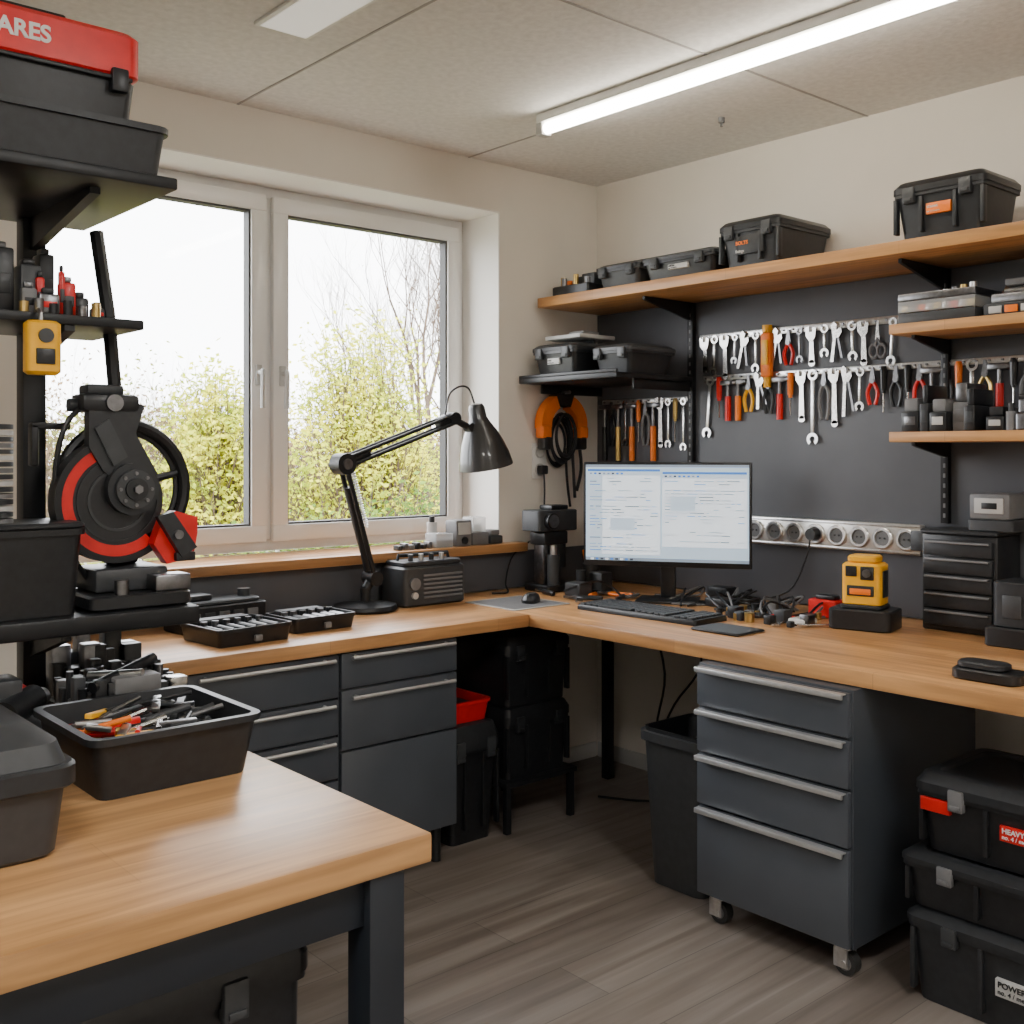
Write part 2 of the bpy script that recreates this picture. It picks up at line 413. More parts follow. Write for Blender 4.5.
b = B('spirit_level'); b.box(-.20, -.16, -.96, -.64, ZT+.1085, ZT+.13, steel, .003); b.box(-.205, -.155, -.82, -.78, ZT+.108, ZT+.134, whitep, .003); b.done()

storage_box('tool_case', -.48, -.14, -.34, -.06, 1.7225, 1.87, body=blk, lid=blk2, ribs=False, handle=True, label=lgrey, word='router')
storage_box('tool_case', -.42, -.12, -.60, -.37, 1.7225, 1.85, body=blk2, lid=dgrey, ribs=False, handle=False)
b = B('measuring_tool'); b.box(-.42, -.2, -.31, -.09, 1.892, 1.91, lgrey, .004); b.box(-.38, -.28, -.29, -.2, 1.91, 1.925, mgrey, .004); b.done()

# ------------------------------------------------------------------ hand tools
def wrench(b, a, z, L, m=steel, w=.016, th=.006, tilt=0):
    T = Matrix.Translation((a, z, .026)) @ Matrix.Rotation(tilt, 4, 'Z')
    b.ring((0, 0), w*.55, w, th, m, L=T, n=16)
    b.box(-w*.35, w*.35, -L+w, -w*.9, .001, th-.001, m, .001, L=T)
    b.ring((0, -L), w*.55, w*1.15, th, m, a0=-pi/2+.6, a1=1.5*pi-.6, L=T, n=14)
def adjustable(b, a, z, L, m=None):
    m = m or steel_t
    T = Matrix.Translation((a, z, .026)) @ Matrix.Diagonal((1.2, 1.1, 1, 1))
    b.prism([(-.02, -.012), (-.022, .018), (-.008, .022), (-.008, .002), (.004, .002), (.006, .02), (.018, .014), (.014, -.018), (.006, -.03), (-.008, -.03)], .010, m, L=T)
    b.prism([(-.008, -.03), (.006, -.03), (.010, -L), (-.010, -L)], .006, m, L=T)
    b.cyl((0, -L, 0), (0, -L, .006), .012, m, L=T)
def pliers(b, a, z, L, hm, sp=.018):
    T = Matrix.Translation((a, z, .026))
    b.prism([(-.004, .0), (.004, .0), (.012, -.05), (.008, -.062), (-.008, -.062), (-.012, -.05)], .010, steel_d, L=T)
    b.cyl((0, -.052, -.001), (0, -.052, .013), .009, steel_d, L=T)
    for s in (-1, 1):
        b.tube([(s*.004, -.058, .005), (s*sp, -.085, .005), (s*sp*1.1, -L*.75, .005), (s*sp*.6, -L, .005)], .0075, hm, L=T, seg=8)
def driver(b, a, z, L, hm, r=.012):
    T = Matrix.Translation((a, z, .032))
    b.cyl((0, 0, 0), (0, -.015, 0), r*.7, hm, r2=r, L=T, seg=10); b.cyl((0, -.015, 0), (0, -.09, 0), r, hm, L=T, seg=10, r2=r*.85)
    b.cyl((0, -.09, 0), (0, -.10, 0), r*.6, hm, L=T, seg=10); b.cyl((0, -.10, 0), (0, -L, 0), .0035, steel_t, L=T, seg=8)
def hammer(b, a, z, L, hm):
    T = Matrix.Translation((a, z, .03))
    b.box(-.04, .03, -.022, .0, -.009, .009, steel_d, .004, L=T); b.cyl((.03, -.011, 0), (.045, -.011, 0), .013, steel_d, L=T)
    b.cyl((0, -.02, 0), (0, -L*.5, 0), .008, steel_d, L=T); b.cyl((0, -L*.4, 0), (0, -L, 0), .013, hm, L=T)
def shears(b, a, z, L, hm):
    T = Matrix.Translation((a, z, .026))
    b.prism([(-.003, 0), (.003, 0), (.009, -L*.5), (-.009, -L*.5)], .006, steel_t, L=T)
    for s in (-1, 1):
        b.torus((s*.016, -L*.8, .004), .016, .005, hm, L=T, n=16, sy=1.5)
        b.tube([(0, -L*.45, .004), (s*.008, -L*.6, .004)], .005, hm, L=T)
def locking(b, a, z, L):
    T = Matrix.Translation((a, z, .026)) @ Matrix.Rotation(random.uniform(-.15, .15), 4, 'Z')
    b.prism([(-.022, .0), (-.01, .012), (.002, .0), (.0, -.02), (.02, -.012), (.024, -.03), (.010, -.05), (-.014, -.05)], .012, steel_t, L=T)
    b.prism([(-.014, -.05), (-.002, -.05), (-.012, -L), (-.026, -L)], .010, steel_t, L=T)
    b.prism([(.002, -.05), (.010, -.05), (.028, -L*.9), (.018, -L*.9)], .009, steel_d, L=T)

def rail(b, a0, a1, z, h=.022):
    b.box(a0, a1, z-h/2, z+h/2, .0185, .026, steel, .002)
    n = int((a1-a0)/.045)
    for i in range(n):
        a = a0+.02+i*.045; b.cyl((a, z, .026), (a, z, .036), .004, steel_d, seg=8)

b = B('hand_tool_rack'); b.M = WF
rail(b, .64, 1.56, 1.885, .028)
seq = 'a w a w l w Y l P w a w l w a s w D w a l w'.split()
a = .675
for i, k in enumerate(seq):
    if a > 1.55: break
    if k == 'w': wrench(b, a, 1.875, random.uniform(.09, .16), random.choice([steel_t, steel, steel_d]), random.uniform(.013, .019), tilt=random.uniform(-.08, .08))
    if k == 'a': adjustable(b, a, 1.865, random.uniform(.09, .14))
    if k == 'l': locking(b, a, 1.885, random.uniform(.11, .15))
    if k == 's': shears(b, a, 1.885, .14, mgrey)
    if k == 'P': pliers(b, a, 1.885, .14, red)
    if k == 'D': driver(b, a, 1.885, .15, blk)
    if k == 'Y':
        b.box(a-.024, a+.024, 1.70, 1.88, .028, .055, orange, .008); b.box(a-.015, a+.015, 1.75, 1.85, .055, .06, yellow, .002); b.cyl((a, 1.88, .04), (a, 1.91, .04), .020, yellow); b.cyl((a, 1.66, .04), (a, 1.70, .04), .015, yellow)
    a += random.uniform(.046, .064)
b.done()
b = B('hand_tool_rack'); b.M = WF
rail(b, .66, 2.1, 1.712)
seq = [('w', 0, .22), ('d', red, 0), ('h', red, 0), ('h', orange, .16), ('p', yellow, .15), ('l', 0, .14), ('p', blk2, .16), ('h', red, 0), ('d', orange, 0), ('a', 0, .15), ('w', 0, .25), ('p', mgrey, .19), ('a', 0, .17), ('l', 0, .18), ('w', 0, .13),
       ('p', red, .14), ('d', blk, 0), ('p', blk, .15), ('d', blk, 0), ('p', red, .18), ('h', blk, 0), ('p', blk2, .16), ('d', orange, 0), ('w', 0, .12), ('p', brass, .16), ('h', red, 0), ('d', blk, 0), ('p', mgrey, .17)]
a = .70
for i, (k, m_, L_) in enumerate(seq):
    if a > 2.08: break
    if k == 'w': wrench(b, a, 1.70, L_, random.choice([steel, steel_t]), random.uniform(.015, .022), tilt=random.uniform(-.12, .12))
    if k == 'a': adjustable(b, a, 1.695, L_)
    if k == 'l': locking(b, a, 1.715, L_)
    if k == 'p': pliers(b, a, 1.715, L_, m_)
    if k == 'd': driver(b, a, 1.715, .17, m_, .013)
    if k == 'h': hammer(b, a, 1.70, .17, m_)
    a += random.uniform(.044, .056)
b.done()
b = B('hand_tool_rack'); b.M = WF
rail(b, .06, .58, 1.63)
a = .08
for i, (k, m_) in enumerate((('h', blk), ('p', blk), ('h', brass), ('w', 0), ('h', orange), ('d', orange), ('p', mgrey), ('h', orange), ('a', 0), ('w', 0), ('d', brass), ('w', 0))):
    if a > .57: break
    if k == 'w': wrench(b, a, 1.62, random.uniform(.15, .2), steel_t)
    if k == 'a': adjustable(b, a, 1.62, .17)
    if k == 'p': pliers(b, a, 1.63, .2, m_)
    if k == 'd': driver(b, a, 1.635, .19, m_)
    if k == 'h': hammer(b, a, 1.62, .26, m_)
    a += .043
b.done()

b = B('power_socket_strip'); b.M = WF
alu = mat('aluminium', (.70, .69, .66), .35, .8, var=.06, scale=40); sockf = mat('socket_face', (.10, .10, .10), .4)
b.box(.90, 1.66, 1.03, 1.14, .0185, .055, alu, .006)
b.box(.90, 1.66, 1.128, 1.136, .0545, .058, steel, .001); b.box(.90, 1.66, 1.034, 1.042, .0545, .058, steel, .001)
for i in range(8):
    a = .95+i*.094
    T = Matrix.Translation((a, 1.085, .055))
    b.lathe([(.040, 0), (.040, .007), (.036, .010), (.029, .010), (.027, .002)], steel, L=T, caps=(False, False))
    b.lathe([(.028, .001), (.028, .003), (.001, .003)], sockf if i % 3 else mgrey, L=T)
    b.cyl((-.009, 0, .002), (-.009, 0, .006), .004, blk, L=T, seg=8); b.cyl((.009, 0, .002), (.009, 0, .006), .004, blk, L=T, seg=8)
for i in (3,):
    a = .95+i*.094
    b.cyl((a, 1.085, .05), (a, 1.085, .095), .022, blk)
b.box(1.63, 1.70, 1.05, 1.12, .056, .07, dgrey, .002); b.box(1.66, 1.73, 1.06, 1.13, .0185, .05, blk, .004)
b.tube([(.95+.094*3, 1.085, .09), (1.22, 1.0, .1), (1.15, .86, .12), (1.0, .81, .2)], .004, blk)
b.done()

def clutter(name, x0, x1, y0, y1, z, hmax, n, pal):
    b = B(name)
    yy = y1
    while yy > y0+.03:
        w = random.uniform(.035, .08); w = min(w, yy-y0)
        h = random.uniform(.45, 1)*hmax; d0 = x0+random.uniform(0, .04)
        m = random.choice(pal); ty = random.choice('bbclb')
        if ty == 'b':
            b.box(d0, min(x1, d0+random.uniform(.1, .22)), yy-w+.002, yy-.002, z, z+h*.6, m, .005)
            b.box(d0+.012, min(x1, d0+.15), yy-w+.010, yy-.006, z+h*.6, z+h, random.choice(pal), .006)
            b.box(d0-.002, d0+.004, yy-w*.8, yy-w*.2, z+h*.2, z+h*.45, random.choice([lgrey, steel_d, dgrey, mgrey]), .001)
        elif ty == 'c':
            r = w/2-.002; b.cyl((d0+r, yy-w/2, z), (d0+r, yy-w/2, z+h*.7), r, m); b.cyl((d0+r, yy-w/2, z+h*.7), (d0+r, yy-w/2, z+h), r*.6, random.choice(pal))
        else:
            b.slab(d0, min(x1, d0+.2), yy-w+.002, yy-.002, z, z+h*.5, m, .008); b.slab(d0+.01, min(x1, d0+.18), yy-w+.006, yy-.006, z+h*.5, z+h*.9, random.choice(pal), .008)
            b.cyl((d0+.03, yy-w*.8, z+h*.95), (d0+.03, yy-w*.1, z+h*.95), .012, random.choice([steel_d, blk, steel]), seg=12)
        yy -= w
    return b.done()
b = B('parts_organizer')
z = 1.8265
b.box(-.31, -.08, -1.98, -1.715, z, z+.035, dgrey, .004); b.box(-.31, -.08, -1.98, -1.715, z+.037, z+.075, clear, .003)
for i in range(9): b.box(-.305, -.24, -1.975+i*.028, -1.952+i*.028, z+.04, z+.062, [brass, steel, red, steel, brass, steel, orange, steel_d, brass][i], .003)
b.box(-.31, -.08, -1.98, -1.715, z+.077, z+.10, steel_d, .003)
for i in range(5): b.cyl((-.28+.03*i, -1.96+.045*i, z+.10), (-.28+.03*i, -1.96+.045*i, z+.118), .012, [steel, brass, steel_d, steel, blk][i], seg=12)
b.done()
b = B('caliper_set')
b.box(-.30, -.1, -2.6, -2.0, z, z+.04, blk2, .006); b.box(-.29, -.12, -2.5, -2.02, z+.04, z+.07, steel_d, .006)
for i in range(6): b.box(-.305, -.298, -2.02-.05*i-.04, -2.02-.05*i, z+.008, z+.03, [lgrey, orange, lgrey, steel, whitep, steel][i], .001)
b.cyl((-.25, -2.05, z+.082), (-.25, -2.4, z+.082), .012, steel); b.cyl((-.2, -2.02, z+.082), (-.2, -2.3, z+.082), .012, steel_d); b.box(-.28, -.14, -2.2, -2.06, z+.094, z+.115, mgrey, .003)
b.done()
z = 1.4675
pal = [blk, dgrey, blk2, steel_d, blk, mgrey]
clutter('tool_parts_clutter', -.31, -.07, -1.99, -1.72, z, .17, 6, pal)
clutter('tool_parts_clutter', -.31, -.07, -2.45, -2.0, z, .15, 6, pal)
b = B('small_parts_drawer_organizer')
xa, ya, yb = -.21, -2.0, -1.742
b.box(xa+.012, -.03, ya, yb, DESK+.001, 1.125, blk, .006)
for i in range(5):
    z0_, z1_ = DESK+.016+i*.058+.006, DESK+.068+i*.058+.006
    b.box(xa-.004, xa+.02, ya+.012, yb-.012, z0_, z1_, blk2, .004)
    b.box(xa-.016, xa-.003, ya+.02, yb-.02, z1_-.010, z1_-.003, mgrey, .003)
b.slab(xa+.0, -.03, ya-.004, yb+.004, 1.125, 1.14, blk2, .01)
b.done()
b = B('battery_charger')
b.slab(-.2, -.06, -2.05, -1.90, 1.141, 1.18, dgrey, .012); b.box(-.2, -.06, -2.04, -1.905, 1.18, 1.265, mgrey, .01); b.box(-.205, -.198, -2.02, -1.925, 1.20, 1.25, lgrey, .002); b.box(-.207, -.2, -2.0, -1.95, 1.215, 1.235, blk, .001)
b.done()
b = B('bench_charger')
b.slab(-.36, -.16, -2.18, -2.03, DESK+.001, DESK+.06, blk, .012); b.slab(-.34, -.18, -2.165, -2.045, DESK+.06, DESK+.20, blk2, .02); b.box(-.345, -.335, -2.14, -2.08, DESK+.09, DESK+.16, dgrey, .004)
b.done()
b = B('barcode_scanner')
b.slab(-.90, -.80, -2.37, -2.19, DESK+.001, DESK+.03, blk, .03); b.slab(-.89, -.81, -2.33, -2.20, DESK+.03, DESK+.048, blk2, .03)
b.done()

# ------------------------------------------------------------------ laser level
b = B('laser_level')
cx, cy = -.34, -1.613
b.M = Matrix.Translation((cx, cy, 0)) @ Matrix.Rotation(.25, 4, 'Z')
b.slab(-.08, .08, -.105, .105, DESK+.001, DESK+.07, blk, .02)
b.slab(-.06, .06, -.07, .07, DESK+.07, DESK+.085, blk2, .015)
b.slab(-.055, .055, -.066, .066, DESK+.08, DESK+.225, yellow, .018, ch=.008)
b.slab(-.045, .045, -.050, .050, DESK+.225, DESK+.25, yellow, .015, ch=.006)
b.box(-.060, -.05, -.045, .0, DESK+.17, DESK+.215, blk, .004); b.cyl((-.054, -.022, DESK+.193), (-.066, -.022, DESK+.193), .014, steel_d)
b.box(-.060, -.05, .012, .05, DESK+.18, DESK+.215, blk, .004)
b.box(-.060, -.05, -.045, .045, DESK+.115, DESK+.15, blk2, .004); b.box(-.062, -.055, -.035, .035, DESK+.12, DESK+.14, orange, .002)
b.box(-.03, .03, -.070, -.060, DESK+.11, DESK+.20, blk, .004)
b.done()

# ------------------------------------------------------------------ monitor
b = B('computer_monitor')
b.M = Matrix(((.536, 0, -.844, -.401), (-.844, 0, -.536, -.777), (0, 1, 0, 1.152), (0, 0, 0, 1)))
W, H = .665, .415
b.box(-W/2, W/2, -H/2, H/2, -.022, .008, blk, .005)
b.box(-W*.35, W*.35, -H*.3, H*.3, -.055, -.02, blk, .012)
scr = mat('screen_bg', (.46, .60, .74), .4, emit=.8)
b.box(-W/2+.010, W/2-.010, -H/2+.022, H/2-.010, .006, .0085, scr, 0)
s_w = mat('screen_white', (.76, .85, .93), .4, emit=.9); s_b = mat('screen_blue', (.06, .22, .62), .4, emit=.6); s_g = mat('screen_grey', (.28, .36, .46), .4, emit=.5); s_t = mat('screen_text', (.08, .11, .16), .4, emit=.12); s_p = mat('screen_panel', (.52, .65, .78), .4, emit=.75)
sx0, sx1, sy0, sy1 = -W/2+.010, W/2-.010, -H/2+.022, H/2-.010
b.box(sx0, sx1, sy1-.010, sy1, .0085, .0092, s_g, 0); b.box(sx0, sx1, sy0, sy0+.012, .0085, .0092, s_g, 0)
for i in range(9): b.box(sx0+.02+i*.02, sx0+.032+i*.02, sy0+.002, sy0+.009, .0092, .0096, [s_w, s_b, s_t][i % 3], 0)
def win(x0, x1, y0, y1, rows, side=0):
    b.box(x0, x1, y0, y1, .0085, .0094, s_w, 0)
    b.box(x0, x1, y1-.009, y1, .0094, .0098, s_b, 0); b.box(x0, x1, y1-.026, y1-.009, .0094, .0098, s_p, 0)
    if side: b.box(x0, x0+side, y0, y1-.024, .0094, .0098, s_p, 0)
    for i in range(8): b.box(x0+.008+i*.018, x0+.018+i*.018, y1-.021, y1-.014, .0098, .0101, random.choice([s_g, s_b, s_t]), 0)
    yy = y1-.038
    for r in range(rows):
        xx = x0+.008
        blank = random.random() < .18
        while xx < x1-.03 and not blank:
            l = random.uniform(.012, .06); e = min(xx+l, x1-.008)
            if random.random() < .5: b.box(xx, e, yy, yy+.0030, .0098, .0101, random.choice([s_t, s_g, s_g, s_b]), 0)
            xx = e+.008
        yy -= .0125
        if yy < y0+.01: break
win(sx0+.008, sx0+.30, sy0+.025, sy1-.018, 26, .06)
win(sx0+.31, sx1-.008, sy0+.06, sy1-.028, 26, .0)
b.box(sx0+.34, sx0+.44, sy0+.20, sy0+.26, .0101, .0104, s_p, 0); b.box(sx0+.10, sx0+.2, sy0+.12, sy0+.17, .0101, .0104, s_p, 0)
b.box(-.03, .03, -.335, -.1, -.075, -.045, blk, .008)
b.box(-.12, .12, -.351, -.351+.012, -.14, .03, blk, .008)
b.done()

b = B('keyboard')
b.M = Matrix.Translation((-.67, -.93, DESK+.001)) @ Matrix.Rotation(.04, 4, 'Z') @ Matrix.Diagonal((1.12, 1.08, 1.15, 1))
w, l = .17, .52
b.loft([rr(0, 0, w, l, .01, 0), rr(0, 0, w, l, .01, .01), rr(.0, 0, w-.006, l-.006, .01, .016)], blk)
for r in range(6):
    for c in range(18):
        if c in (14,): continue
        if r == 0 and 4 <= c <= 8:
            if c == 4: b.box(-.075+r*.026, -.053+r*.026, l/2-.022-8*.0275, l/2-.0+.002-4*.0275-.004, .015, .022, blk2, .002)
            continue
        y = l/2-.022-c*.0275
        b.box(-.075+r*.026, -.053+r*.026, y-.0115, y+.0115, .015, .022, dgrey, .002)
b.done()
b = B('mouse_pad'); b.box(-.99, -.70, -.54, -.24, DESK+.0005, DESK+.004, lgrey, .001); b.box(-.98, -.71, -.53, -.25, DESK+.004, DESK+.0045, mgrey, 0); b.done()
b = B('computer_mouse')
b.M = Matrix.Translation((-.80, -.42, DESK+.0046)) @ Matrix.Rotation(.5, 4, 'Z')
b.loft([rr(0, 0, .10, .06, .028, 0), rr(0, 0, .105, .062, .03, .012), rr(.004, 0, .085, .05, .024, .028), rr(.008, 0, .05, .03, .014, .036)], blk)
b.box(-.04, -.02, -.003, .003, .025, .034, mgrey, .001)
b.done()
b = B('tablet'); b.slab(-.82, -.66, -1.44, -1.24, DESK+.001, DESK+.009, blk, .012); b.box(-.81, -.67, -1.43, -1.25, DESK+.009, DESK+.0095, dgrey, 0); b.done()

# ------------------------------------------------------------------ desk lamp
b = B('desk_lamp')
lx, ly = -1.40, -.15
b.lathe([(.118, 0), (.122, .008), (.118, .022), (.06, .03), (.022, .034)], blkmetal, L=Matrix.Translation((lx, ly, DESK+.001)), seg=40)
b.cyl((lx, ly, DESK+.03), (lx, ly, DESK+.085), .020, blkmetal)
j0 = Vector((lx+.03, ly, DESK+.12)); el = Vector((-1.50, ly, 1.355)); hd = Vector((-.985, ly, 1.535))
b.cyl((lx, ly, DESK+.08), j0, .020, blkmetal)
for pt, r in ((j0, .028), (el, .040)): b.cyl(pt+Vector((0, -.034, 0)), pt+Vector((0, .034, 0)), r, blkmetal)
b.cyl(el+Vector((0, -.040, 0)), el+Vector((0, -.034, 0)), .020, steel_d)
for o_ in (-.022, .022):
    b.cyl(j0+Vector((0, o_, 0)), el+Vector((0, o_, 0)), .010, blkmetal, seg=10)
    b.cyl(el+Vector((0, o_, .020)), hd+Vector((0, o_, .016)), .0075, blkmetal, seg=10)
    b.cyl(el+Vector((0, o_, -.014)), hd+Vector((0, o_, -.018)), .0075, blkmetal, seg=10)
b.cyl(j0.lerp(el, .08), j0.lerp(el, .8), .020, blkmetal, seg=12)
b.cyl(el.lerp(hd, .02), el.lerp(hd, .22), .026, blkmetal, r2=.018, seg=12)
b.box(-.022, .022, -.026, .026, 0, .07, blkmetal, .006, L=Matrix.Translation(el.lerp(hd, .86)) @ Vector((hd-el)).to_track_quat('Z', 'Y').to_matrix().to_4x4())
spr = []
for i in range(160):
    p = j0.lerp(el, .45+.5*i/160); a = i*.9; spr.append(p+Vector((.034+.008*math.cos(a), .010*math.sin(a), 0)))
b.tube(spr, .002, steel, seg=5, smooth=False)
b.cyl(hd+Vector((0, -.028, 0)), hd+Vector((0, .028, 0)), .026, blkmetal)
top = Vector((-.895, ly, 1.50))
b.cyl(hd, top, .014, blkmetal); b.cyl(top+Vector((0, -.02, 0)), top+Vector((0, .02, 0)), .018, blkmetal)
T = Matrix.Translation((-.862, ly, 1.60)) @ Matrix.Rotation(math.radians(-12), 4, 'Y') @ Matrix.Diagonal((1, 1, -1, 1))
lampm = mat('lamp_shade_black', (.034, .035, .036), .34, .2, coat=.4)
b.lathe([(.004, 0), (.026, .004), (.034, .02), (.036, .06), (.045, .08), (.068, .12), (.088, .165), (.104, .215), (.113, .262), (.113, .268), (.108, .268), (.098, .215), (.08, .16), (.05, .10), (.03, .09)], lampm, L=T, seg=40)
b.lathe([(.018, .09), (.022, .13), (.034, .17), (.034, .195), (.02, .222), (.004, .228)], whitep, L=T, seg=20)
b.tube([(-1.02, ly, 1.55), (-1.0, ly, 1.63), (-.95, ly, 1.665), (-.90, ly, 1.66), (-.87, ly, 1.60)], .004, blk)
b.done()

b = B('portable_radio')
x0, x1, y0, y1, z0, z1 = -1.265, -.965, -.215, -.05, DESK+.001, .975
b.slab(x0, x1, y0, y1, z0, z1-.02, dgrey, .02, ch=.008); b.slab(x0+.01, x1-.01, y0+.01, y1-.01, z1-.02, z1, blk2, .02)
for i in range(6): b.box(x0+.09, x1-.02, y0-.004, y0+.004, z0+.03+i*.017, z0+.038+i*.017, mgrey, .001)
b.cyl((x0+.045, y0-.012, z0+.09), (x0+.045, y0+.002, z0+.09), .024, mgrey); b.cyl((x0+.045, y0-.012, z0+.045), (x0+.045, y0+.002, z0+.045), .013, lgrey)
b.tube([(x0+.02, -.13, z1-.02), (x0+.03, -.13, z1+.02), (x1-.03, -.13, z1+.02), (x1-.02, -.13, z1-.02)], .008, blk, smooth=False)
for i in range(4): b.cyl((x0+.06+i*.05, -.17, z1), (x0+.06+i*.05, -.17, z1+.025), .01, [dgrey, steel, blk, steel][i])
b.done()
b = B('sill_meters_and_boxes')
zs = 1.0035
b.box(-.99, -.90, -.05, .03, zs, zs+.06, clear, .006); b.box(-.985, -.905, -.045, .025, zs+.002, zs+.035, mgrey, .004)
b.box(-.885, -.80, -.05, .03, zs, zs+.11, mgrey, .008); b.box(-.875, -.81, -.054, -.048, zs+.05, zs+.10, lgrey, .002); b.cyl((-.842, -.05, zs+.025), (-.842, -.058, zs+.025), .015, blk)
b.box(-.79, -.70, -.04, .05, zs, zs+.055, mgrey, .006); b.box(-.785, -.71, -.035, .04, zs+.056, zs+.12, clear, .006); b.box(-.77, -.72, -.02, .03, zs+.058, zs+.09, whitep, .004)
b.box(-.69, -.62, -.04, .04, zs, zs+.035, dgrey, .006); b.box(-.68, -.63, -.03, .03, zs+.036, zs+.06, mgrey, .006)
b.cyl((-.93, .06, zs), (-.93, .06, zs+.10), .022, lgrey); b.cyl((-.93, .06, zs+.10), (-.93, .06, zs+.125), .012, blk)
for i in range(6): b.box(-1.17+i*.03, -1.15+i*.03, -.04, .0, zs, zs+.02+.008*(i % 2), [dgrey, steel_d, mgrey, blk, blk2, steel_d][i], .003)
b.done()

def gadget_case(name, cx, cy, w, d, rot, z, h=.045):
    b = B(name); b.M = Matrix.Translation((cx, cy, z)) @ Matrix.Rotation(rot, 4, 'Z')
    b.bin(-w/2, w/2, -d/2, d/2, 0, h, blk, taper=.006, rim=.004, r=.015)
    b.box(-w/2+.015, w/2-.015, -d/2+.015, d/2-.015, .005, h-.012, dgrey, .003)
    for i in range(6):
        x = -w/2+.035+i*(w-.07)/5
        b.cyl((x, -d*.35, h-.010), (x, d*.05, h-.010), .008, random.choice([blk2, blk2, dgrey, steel_d]), seg=10)
        b.cyl((x, d*.1, h-.016), (x, d*.1, h+.008), .011, random.choice([steel_d, blk2, blk]), seg=12)
    b.box(-w*.38, w*.3, d*.2, d*.4, h-.014, h+.010, blk2, .006)
    b.box(-w*.05, w*.05, -d/2-.012, -d/2+.002, .01, .03, mgrey, .004)
    b.done()
gadget_case('drill_bit_case', -2.06, -.41, .27, .25, .08, DESK+.001, .055)
gadget_case('socket_case', -1.76, -.36, .25, .20, .05, DESK+.001, .05)
b = B('oscilloscope'); b.M = Matrix.Translation((-2.02, -.16, DESK+.001)) @ Matrix.Rotation(.1, 4, 'Z')
b.slab(-.15, .17, -.07, .07, 0, .085, blk, .012); b.slab(-.13, .15, -.06, .06, .085, .10, dgrey, .012)
for i in range(5): b.box(-.13+i*.055, -.09+i*.055, -.076, -.068, .02, .065, [mgrey, dgrey, steel_d, dgrey, mgrey][i], .003)
b.cyl((.12, 0, .10), (.12, 0, .125), .022, dgrey); b.box(-.1, -.02, -.03, .04, .10, .12, blk2, .006)
b.tube([(.16, -.05, .02), (.22, -.06, .006), (.30, -.02, .006), (.36, .03, .006)], .004, blk)
b.done()

# ------------------------------------------------------------------ corner instruments on desk
b = B('bench_microscope')
cx, cy = -.46, -.17
b.slab(cx-.09, cx+.09, cy-.08, cy+.08, DESK+.001, DESK+.03, blk, .02)
b.box(cx-.07, cx-.03, cy-.03, cy+.03, DESK+.03, 1.04, steel_d, .004); b.cyl((cx+.03, cy, DESK+.03), (cx+.03, cy, 1.04), .022, blk); b.cyl((cx+.03, cy, DESK+.1), (cx+.03, cy, DESK+.2), .045, blk2)
b.cyl((cx-.03, cy-.05, DESK+.03), (cx-.03, cy-.05, DESK+.16), .028, dgrey); b.cyl((cx-.03, cy-.05, DESK+.16), (cx-.03, cy-.05, DESK+.20), .016, steel)
b.box(cx-.08, cx+.06, cy-.05, cy+.05, 1.0, 1.06, blk, .01)
b.slab(cx-.12, cx+.11, cy-.06, cy+.06, 1.06, 1.15, dgrey, .015); b.cyl((cx-.06, cy-.05, 1.105), (cx-.06, cy-.085, 1.105), .035, blk); b.cyl((cx-.06, cy-.085, 1.105), (cx-.06, cy-.09, 1.105), .028, steel_d)
b.box(cx-.03, cx+.07, cy-.04, cy+.04, 1.15, 1.17, blk, .006)
b.done()
b = B('pen_cup')
c = (-.28, -.24)
b.lathe([(.035, 0), (.04, .11), (.036, .11), (.032, .006)], dgrey, L=Matrix.Translation((*c, DESK+.001)))
for i in range(9):
    a = i*.7; b.cyl((c[0]+.01*math.cos(a), c[1]+.01*math.sin(a), DESK+.01), (c[0]+.038*math.cos(a), c[1]+.038*math.sin(a), DESK+.15+.02*(i % 3)), .006, [orange, blk, steel, blk, orange, steel, mgrey, red, blk][i], seg=8)
b.done()
def loose(b, x, y, z, rot, kind, hm, L=.16):
    M0 = b.M
    b.M = Matrix.Translation((x, y, z-.02)) @ Matrix.Rotation(rot, 4, 'Z')
    if kind == 'p': pliers(b, 0, 0, L, hm)
    elif kind == 'd': driver(b, 0, 0, L, hm)
    elif kind == 'w': wrench(b, 0, 0, L, steel_t)
    b.M = M0
b = B('loose_hand_tools')
for x, y, r, k, m in ((-.62, -.42, .5, 'p', blk), (-.55, -.5, 2.1, 'd', orange), (-.50, -.38, 1.2, 'd', blk), (-.66, -.55, 2.6, 'w', steel), (-.42, -.42, .2, 'p', orange), (-.60, -.34, 2.9, 'd', blk), (-.5, -.6, 1.8, 'p', mgrey)):
    loose(b, x, y, DESK, r, k, m)
b.box(-.56, -.48, -.45, -.36, DESK+.001, DESK+.06, dgrey, .008); b.box(-.40, -.33, -.42, -.34, DESK+.001, DESK+.09, dgrey, .008); b.cyl((-.44, -.34, DESK+.001), (-.44, -.34, DESK+.10), .022, blk2)
b.tube([(-.6, -.4, DESK+.03), (-.5, -.48, DESK+.07), (-.42, -.52, DESK+.03), (-.5, -.62, DESK+.006), (-.6, -.6, DESK+.006)], .005, blk)
b.done()
b = B('workbench_tool_clutter')
for x, y, r, k, m in ((-.52, -1.20, 1.1, 'p', blk), (-.45, -1.30, .4, 'd', red), (-.55, -1.40, 1.9, 'w', steel), (-.42, -1.36, 2.4, 'd', blk), (-.5, -1.46, .9, 'w', steel), (-.38, -1.2, 2.0, 'p', blk), (-.34, -1.12, 1.5, 'w', steel)):
    loose(b, x, y, DESK, r, k, m, .13)
b.slab(-.26, -.18, -1.45, -1.33, DESK+.001, DESK+.065, red, .012); b.box(-.24, -.20, -1.43, -1.35, DESK+.065, DESK+.08, blk, .005)
